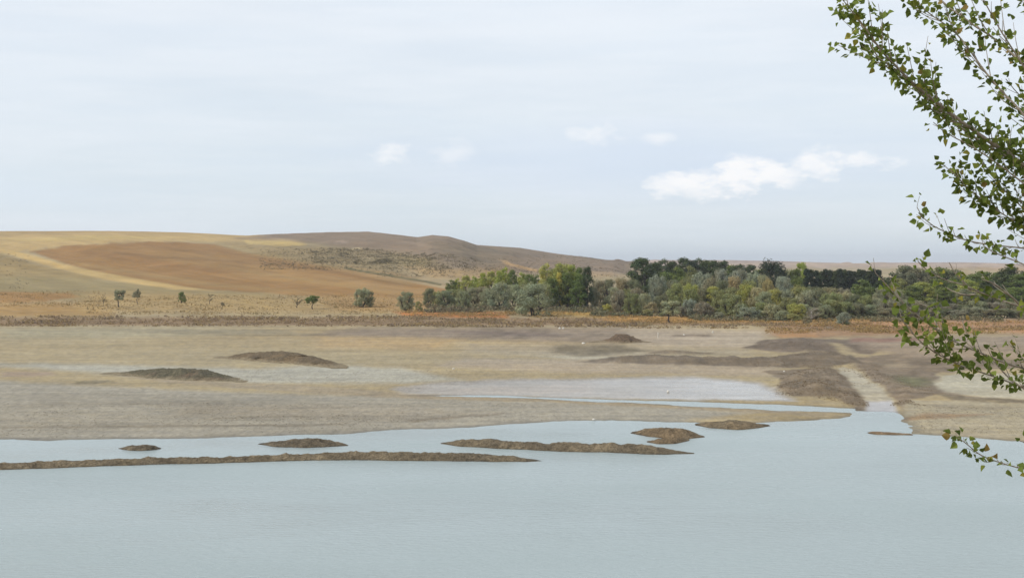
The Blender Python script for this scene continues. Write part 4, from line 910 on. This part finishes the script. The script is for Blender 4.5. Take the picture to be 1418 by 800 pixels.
post(911, 470, 7.5)

# ------------------------------------------------------------------ near poplar on the embankment
TX, TY = 6.3, 10.0
def unproj(px, py, d): return np.array([(px - CX) / F * d, d, HC - (py - HY) / F * d])
LEAF_T = np.array([(0, 0, 0), (.34, .18, .05), (.50, .42, .09), (.30, .72, .05), (0, 1.12, -.06), (-.30, .72, .05), (-.50, .42, .09), (-.34, .18, .05), (0, .45, -.03)])
LEAF_F = np.array([(0, 1, 2, 8), (8, 2, 3, 4), (8, 4, 5, 6), (8, 6, 7, 0)])
pop = bpy.data.objects.new('poplar_tree', None); COL.objects.link(pop)
tz = float(bank_z(TX, TY)); pop.location = (TX, TY, tz)
tag(pop, 'leafy poplar close at hand whose branches reach in from the right edge', 'tree')
BASE = np.array([TX, TY, tz])
g = np.random.default_rng(99)
LCOL = [(.060, .085, .028), (.075, .105, .034), (.05, .07, .026), (.10, .13, .045), (.085, .105, .03), (.14, .135, .04), (.12, .09, .045)]
LPRB = [.25, .27, .16, .16, .10, .05, .01]
def leaf_cloud(mb, P, dirv, size):
    n = len(P)
    nrm = g.normal(size=(n, 3)) + np.array([-.1, -.6, .7]); nrm /= np.linalg.norm(nrm, axis=1)[:, None]
    ax = dirv + g.normal(size=(n, 3)) * .8 + np.array([0, 0, -.35]); ax /= np.linalg.norm(ax, axis=1)[:, None]
    sd = np.cross(nrm, ax); sd /= np.linalg.norm(sd, axis=1)[:, None]
    nn = np.cross(ax, sd)
    s = size * (.55 + .65 * g.random(n))
    fold = 1 + g.random(n) * 2.5
    ped = ax * .035
    V = P[:, None] + ped[:, None] + (sd[:, None] * LEAF_T[None, :, 0:1] + ax[:, None] * LEAF_T[None, :, 1:2] + nn[:, None] * LEAF_T[None, :, 2:3] * fold[:, None, None]) * s[:, None, None]
    Fq = (LEAF_F[None] + np.arange(n)[:, None, None] * 9).reshape(-1, 4)
    c = np.array(LCOL)[g.choice(len(LCOL), n, p=LPRB)] * (.85 + .3 * g.random(n))[:, None]
    mb.add(V.reshape(-1, 3), Fq, np.repeat(c, 9, 0))

def resample(P, step):
    P = np.asarray(P, float); L = np.r_[0, np.cumsum(np.linalg.norm(np.diff(P, axis=0), axis=1))]
    n = max(3, int(L[-1] / step) + 1); s = np.linspace(0, L[-1], n)
    return np.stack([np.interp(s, L, P[:, k]) for k in range(3)], 1), s

def near_branch(pix, d0, d1, r0, dens=1.0, twig=1.0, from_trunk=True, leafsize=.047, start=0.0, mainleaf=1.0):
    """pix from the tip side? listed from right (trunk side) to tip"""
    n = len(pix); ds = np.linspace(d0, d1, n)
    P = [unproj(px, py, d) for (px, py), d in zip(pix, ds)]
    if from_trunk:
        a, b = P[0], P[min(2, n - 1)]; v = (a - b) / max(1e-6, abs((a - b)[0]))
        v[2] = min(v[2], -.35)
        dx = TX - a[0]
        e = a + np.array([dx, 0, v[2] * dx]); e[1] = TY; e[2] = max(e[2], tz + 1.0)
        m = (a * .5 + e * .5) + np.array([0, 0, -.12]); P = [e, m] + P
    tot = sum(np.linalg.norm(np.array(P[i+1]) - np.array(P[i])) for i in range(len(P)-1)); P, s = resample(P, min(.05, tot / 12))
    ker = np.hanning(7); ker /= ker.sum()
    Q = P.copy()
    for k in range(3): Q[3:-3, k] = np.convolve(P[:, k], ker, 'valid')
    P = Q + np.cumsum(g.normal(size=P.shape) * .0012, 0)
    L = s[-1]; rad = r0 * (1 - s / L) ** .8 + .0028
    mb = MB(); mb.tube(P - BASE, rad, 7)
    lf = MB(); T = np.gradient(P, axis=0); T /= np.linalg.norm(T, axis=1)[:, None]
    # side twigs
    tw_start = start if start else (L * .35 if from_trunk else 0)
    pos = tw_start
    while pos < L - .03:
        i = int(np.searchsorted(s, pos)); i = min(i, len(P) - 1)
        side = g.normal(size=3); side[1] *= .8
        side -= T[i] * side.dot(T[i]); side /= np.linalg.norm(side)
        dirn = T[i] * (.9 + .3 * g.random()) + side * (.55 + .3 * g.random()) + np.array([0, 0, .18]); dirn /= np.linalg.norm(dirn)
        ln = twig * (.10 + .30 * g.random() ** 1.6) * min(1, .4 + (L - pos) * 1.5)
        k = max(4, int(ln / .03)); tt = np.linspace(0, 1, k)[:, None]
        cu = P[i] + dirn * tt * ln + np.array([0, 0, .25]) * ln * tt ** 2 + g.normal(size=3) * ln * .1 * tt ** 2
        mb.tube(cu - BASE, np.linspace(min(.0045, rad[i] * .6), .0014, k), 4)
        m = max(2, int(ln / .022 * dens)); q = g.random(m) ** .8 * (k - 1); qi = q.astype(int)
        pl = cu[qi] + (cu[np.minimum(qi + 1, k - 1)] - cu[qi]) * (q - qi)[:, None]
        sd = g.normal(size=(m, 3)) * .75 + dirn
        leaf_cloud(lf, pl - BASE, sd, leafsize)
        pos += (.045 + .04 * g.random()) / max(.3, dens)
    # leaves straight on the outer part of the branch
    m = int((L - tw_start) / .04 * dens * mainleaf)
    if m > 0:
        q = tw_start + g.random(m) * (L - tw_start); ii = np.minimum(np.searchsorted(s, q), len(P) - 1)
        leaf_cloud(lf, P[ii] - BASE, g.normal(size=(m, 3)) * .9 + T[ii] * .5, leafsize)
    br = mb.build('branch', M_POPBARK, pop)
    fo = lf.build('foliage', M_LEAF, br); fo.color = (2.25, 2.1, 1.3, 1)
    return P

# trunk
tp = np.array([(0, 0, -.4), (.03, .02, .6), (-.02, .05, 2), (.06, .02, 3.5), (.0, .1, 5.2), (.1, .0, 7.2), (.05, .1, 9.5), (.1, .1, 12)])
mb = MB(); tpp, _ = resample(tp, .25); mb.tube(tpp, np.linspace(.19, .03, len(tpp)), 14)
mb.build('trunk', M_POPBARK, pop)

near_branch([(1424, 236), (1370, 200), (1330, 172), (1290, 142), (1250, 108), (1218, 72), (1192, 36), (1166, 4)], 9.8, 9.4, .030, 1.25, .85, start=2.45)
near_branch([(1420, 232), (1385, 212), (1340, 184), (1300, 150), (1265, 118), (1225, 92), (1205, 60), (1188, 22)], 10.1, 9.9, .018, 1.1, 1.0, start=2.5)
near_branch([(1420, 166), (1378, 121), (1357, 95), (1333, 61), (1317, 43), (1288, 25), (1270, 8), (1252, -14)], 10, 10.2, .018, .95, .8, start=2.5)
near_branch([(1420, 94), (1396, 70), (1369, 50), (1346, 36), (1324, 20), (1297, 0), (1270, -26)], 10.3, 10.6, .022, 1.0, .9, start=2.5)
near_branch([(1420, 92), (1400, 61), (1380, 29), (1364, 0), (1352, -25)], 9.6, 9.4, .016, .8, .8, start=2.6)
near_branch([(1422, 262), (1410, 252), (1380, 230), (1355, 214), (1337, 202), (1310, 190), (1290, 172)], 9.7, 9.6, .012, .9, .8, start=2.6)
near_branch([(1422, 315), (1395, 300), (1375, 287), (1355, 272), (1340, 260), (1327, 245), (1318, 235)], 9.9, 9.7, .009, 1.7, .65, start=2.6)
near_branch([(1422, 342), (1380, 339), (1350, 334), (1325, 327), (1305, 317), (1285, 309), (1274, 296), (1268, 286)], 10.2, 10, .008, 1.0, .4, start=2.7)
near_branch([(1422, 290), (1400, 270), (1382, 252), (1368, 232), (1358, 218)], 10.2, 10.1, .010, 1.0, .8, start=2.6)
near_branch([(1422, 366), (1397, 356), (1375, 347), (1362, 338)], 9.6, 9.5, .010, .7, .4, start=2.75)
near_branch([(1422, 430), (1380, 416), (1352, 406), (1335, 397), (1310, 391), (1285, 380), (1272, 369), (1266, 362)], 9.6, 9.3, .011, .65, .5, start=2.7, mainleaf=.6)
near_branch([(1345, 402), (1334, 390), (1322, 376), (1315, 362)], 9.55, 9.5, .005, .5, .3, from_trunk=False, mainleaf=.5)
near_branch([(1352, 408), (1335, 409), (1318, 404), (1308, 398)], 9.5, 9.5, .004, .5, .2, from_trunk=False, mainleaf=.3)
near_branch([(1415, 426), (1404, 412), (1390, 402), (1376, 392), (1362, 388)], 9.5, 9.3, .005, .5, .4, from_trunk=False, mainleaf=.5)
near_branch([(1422, 513), (1392, 505), (1355, 490), (1322, 477), (1300, 462), (1280, 447), (1255, 427), (1235, 406), (1212, 381)], 9.7, 9.2, .012, .75, .55, start=2.7, mainleaf=.8)
near_branch([(1322, 477), (1308, 466), (1298, 452), (1292, 440)], 9.5, 9.6, .005, 1.0, .5, from_trunk=False)
near_branch([(1355, 490), (1345, 472), (1338, 458), (1334, 442)], 9.6, 9.6, .005, .8, .4, from_trunk=False)
near_branch([(1306, 446), (1290, 425), (1276, 420), (1268, 414)], 9.4, 9.4, .004, .7, .3, from_trunk=False, mainleaf=.4)
near_branch([(1422, 541), (1380, 526), (1340, 511), (1315, 502), (1292, 490), (1275, 477), (1260, 462), (1250, 447), (1245, 438)], 9.5, 9.2, .010, 1.2, .5, start=2.75)
near_branch([(1422, 540), (1400, 526), (1385, 510), (1376, 498)], 9.6, 9.7, .005, .5, .4, from_trunk=False)
near_branch([(1425, 505), (1410, 490), (1408, 475), (1402, 462)], 9.7, 9.8, .005, .8, .5, from_trunk=False)
near_branch([(1424, 648), (1401, 642), (1374, 633), (1352, 624), (1338, 611), (1322, 601)], 9.3, 9.0, .007, 1.0, .32, start=2.75)
near_branch([(1440, 620), (1428, 616), (1414, 610)], 9.3, 9.2, .004, .6, .2, from_trunk=False)
near_branch([(1470, 60), (1440, 30), (1420, 5), (1408, -20)], 10, 10, .012, 1.0, .9, start=2.3)
near_branch([(1480, 210), (1450, 180), (1425, 150), (1405, 128), (1390, 110)], 10.4, 10.3, .010, .8, .9, start=2.2)
near_branch([(1480, 400), (1450, 340), (1425, 300), (1408, 262), (1400, 240)], 9.8, 9.8, .010, 1.1, .8, start=2.2)
# limbs on the far side of the trunk, outside the picture
for k in range(9):
    a = radians_ = g.uniform(-1.2, 1.4); z0 = g.uniform(2.5, 8); L = g.uniform(1.6, 2.8)
    p0 = BASE + np.array([0, 0, z0]); dv = np.array([cos(a), sin(a), .75])
    pts = [p0 + dv * L * t for t in (0, .25, .5, .75, 1.0)]
    pix = [w2p(*p) for p in pts]
    near_branch(pix, pts[0][1], pts[-1][1], .02, 1.1, 1.0, from_trunk=False, start=.5)

# ------------------------------------------------------------------ sky, sun, camera
SUN_EL, SUN_AZ = 40.0, -108.0     # azimuth measured from +Y (view direction) clockwise; behind the left shoulder
w = bpy.data.worlds.new('World'); S.world = w; w.use_nodes = True
nt = w.node_tree; nt.nodes.clear(); lk = nt.links
sky = nt.nodes.new('ShaderNodeTexSky'); sky.sky_type = 'NISHITA'; sky.sun_disc = False
sky.sun_elevation = R(SUN_EL); sky.sun_rotation = R(SUN_AZ); sky.altitude = 900; sky.dust_density = 1.5; sky.air_density = 1.0
tc = nt.nodes.new('ShaderNodeTexCoord'); G = tc.outputs['Generated']
sep = nt.nodes.new('ShaderNodeSeparateXYZ'); lk.new(G, sep.inputs[0])
el = sep.outputs['Z']
az = math_n(nt, 'ARCTAN2', sep.outputs['X'], sep.outputs['Y'])
# layered thin cloud, wider than tall near the horizon
cmb = nt.nodes.new('ShaderNodeCombineXYZ'); lk.new(az, cmb.inputs[0]); lk.new(math_n(nt, 'MULTIPLY', el, 5.5), cmb.inputs[1])
A = cmb.outputs[0]
na = noise_n(nt, A, 1.6, 6, .55); nb = noise_n(nt, A, 7.0, 5, .55); 
cm2 = nt.nodes.new('ShaderNodeCombineXYZ'); lk.new(az, cm2.inputs[0]); lk.new(math_n(nt, 'MULTIPLY', el, 2.0), cm2.inputs[1])
nc = noise_n(nt, cm2.outputs[0], 40.0, 7, .6)
cst = nt.nodes.new('ShaderNodeCombineXYZ'); lk.new(az, cst.inputs[0]); lk.new(math_n(nt, 'MULTIPLY', el, 9.0), cst.inputs[1])
ns = noise_n(nt, cst.outputs[0], 3.2, 7, .6)
veil = mapr(nt, math_n(nt, 'ADD', na, math_n(nt, 'MULTIPLY', nb, .35)), .45, .9, .78, .98)
VEIL = N(nt, 'ShaderNodeValToRGB'); lk.new(el, VEIL.inputs[0])
cr = VEIL.color_ramp; cr.elements[0].position = 0.0; cr.elements[0].color = (7.7, 8.55, 9.2, 1)
cr.elements[1].position = 1.0; cr.elements[1].color = (7.6, 8.3, 9.1, 1)
e = cr.elements.new(.06); e.color = (7.8, 8.65, 9.4, 1)
e = cr.elements.new(.19); e.color = (8.8, 9.4, 10.1, 1)
c1 = mix_c(nt, veil, sky.outputs[0], VEIL.outputs[0])
c1 = mix_c(nt, mapr(nt, ns, .42, .68, 0, .55), c1, (8.9, 9.35, 9.9))
c1 = mix_c(nt, mapr(nt, ns, .5, .3, 0, .35), c1, (7.5, 8.4, 9.4))
# blue-grey band below the cloud line
def blob(cx, cy, rx, ry, nz, amt):
    """soft patch of cloud centred at a bearing / elevation"""
    a0 = math.atan((cx - CX) / F); e0 = (HY - cy) / F
    dx = math_n(nt, 'DIVIDE', math_n(nt, 'SUBTRACT', az, a0), rx / F)
    dy = math_n(nt, 'DIVIDE', math_n(nt, 'SUBTRACT', el, e0), ry / F)
    r2 = math_n(nt, 'ADD', math_n(nt, 'MULTIPLY', dx, dx), math_n(nt, 'MULTIPLY', dy, dy))
    rr = math_n(nt, 'SQRT', r2)
    rr = math_n(nt, 'ADD', rr, math_n(nt, 'MULTIPLY', math_n(nt, 'SUBTRACT', nz, .5), amt))
    return rr
band = mapr(nt, blob(900, 225, 520, 60, nb, 1.2), .2, 1.1, .55, 0)
c2 = mix_c(nt, band, c1, (6.9, 7.9, 9.4))
def addcloud(c, bl, hi, a=.75, b=1.15, st=1.0):
    return mix_c(nt, mapr(nt, bl, a, b, st, 0), c, hi)
WH = (10.3, 10.3, 10.35)
for q in [(930, 256, 56, 18, .7), (985, 248, 62, 24, .8), (1032, 243, 56, 28, .85), (1075, 245, 50, 20, .7), (960, 264, 80, 14, .45), (1135, 232, 52, 20, .75), (1180, 228, 60, 14, .65)]:
    c2 = addcloud(c2, blob(q[0], q[1], q[2], q[3], nc, 3.0), WH, .3, 1.0, q[4])
c2 = addcloud(c2, blob(540, 212, 34, 14, nc, 3.4), WH, .2, 1.0, .6)
c2 = addcloud(c2, blob(625, 214, 36, 16, nc, 3.4), WH, .2, 1.1, .35)
c2 = addcloud(c2, blob(828, 188, 34, 15, nc, 3.6), WH, .2, 1.05, .5)
c2 = addcloud(c2, blob(908, 192, 24, 9, nc, 2.4), WH, .2, 1.2, .45)
bg = nt.nodes.new('ShaderNodeBackground'); bg.inputs['Strength'].default_value = .1
lk.new(c2, bg.inputs['Color'])
ow = nt.nodes.new('ShaderNodeOutputWorld'); lk.new(bg.outputs[0], ow.inputs[0])

sl = bpy.data.lights.new('sun', 'SUN'); sl.energy = 2.9; sl.angle = R(5); sl.color = (1, .95, .87)
so = bpy.data.objects.new('sun', sl); COL.objects.link(so)
so.rotation_euler = (R(90 - SUN_EL), 0, R(180 - SUN_AZ))   # light travels away from the sun's bearing
so.location = (0, -50, 80)

cam = bpy.data.cameras.new('camera'); co = bpy.data.objects.new('camera', cam); COL.objects.link(co)
co.location = (0, 0, HC); co.rotation_euler = (R(90), 0, 0)
cam.sensor_width = 36; cam.lens = 36 * F / 1418; cam.shift_y = -(400 - HY) / 1418
cam.clip_start = .1; cam.clip_end = 40000
S.camera = co
S.view_settings.view_transform = 'Standard'; S.view_settings.look = 'None'; S.view_settings.gamma = 1; S.view_settings.use_curve_mapping = False
S.view_settings.exposure = 0

# ------------------------------------------------------------------ air between the eye and the far hills
def haze():
    m, nt, nd, lk = new_mat('haze_air')
    v = nt.nodes.new('ShaderNodeVolumePrincipled'); v.inputs['Color'].default_value = (.86, .91, 1, 1); v.inputs['Density'].default_value = HAZE
    v.inputs['Anisotropy'].default_value = .2
    o = N(nt, 'ShaderNodeOutputMaterial'); lk.new(v.outputs[0], o.inputs['Volume'])
    x0, x1, y0, y1, z0, z1 = -26000, 36000, -300, 17000, -620, 130
    V = [(x, y, z) for z in (z0, z1) for y in (y0, y1) for x in (x0, x1)]
    me = make_mesh('haze', V, [(0, 2, 3, 1), (4, 5, 7, 6), (0, 1, 5, 4), (2, 6, 7, 3), (0, 4, 6, 2), (1, 3, 7, 5)], m, False)
    tag(link('haze', me), 'thin pale haze in the air over the lake and hills', 'haze', kind='stuff')
HAZE = 0.00007
if HAZE: haze()
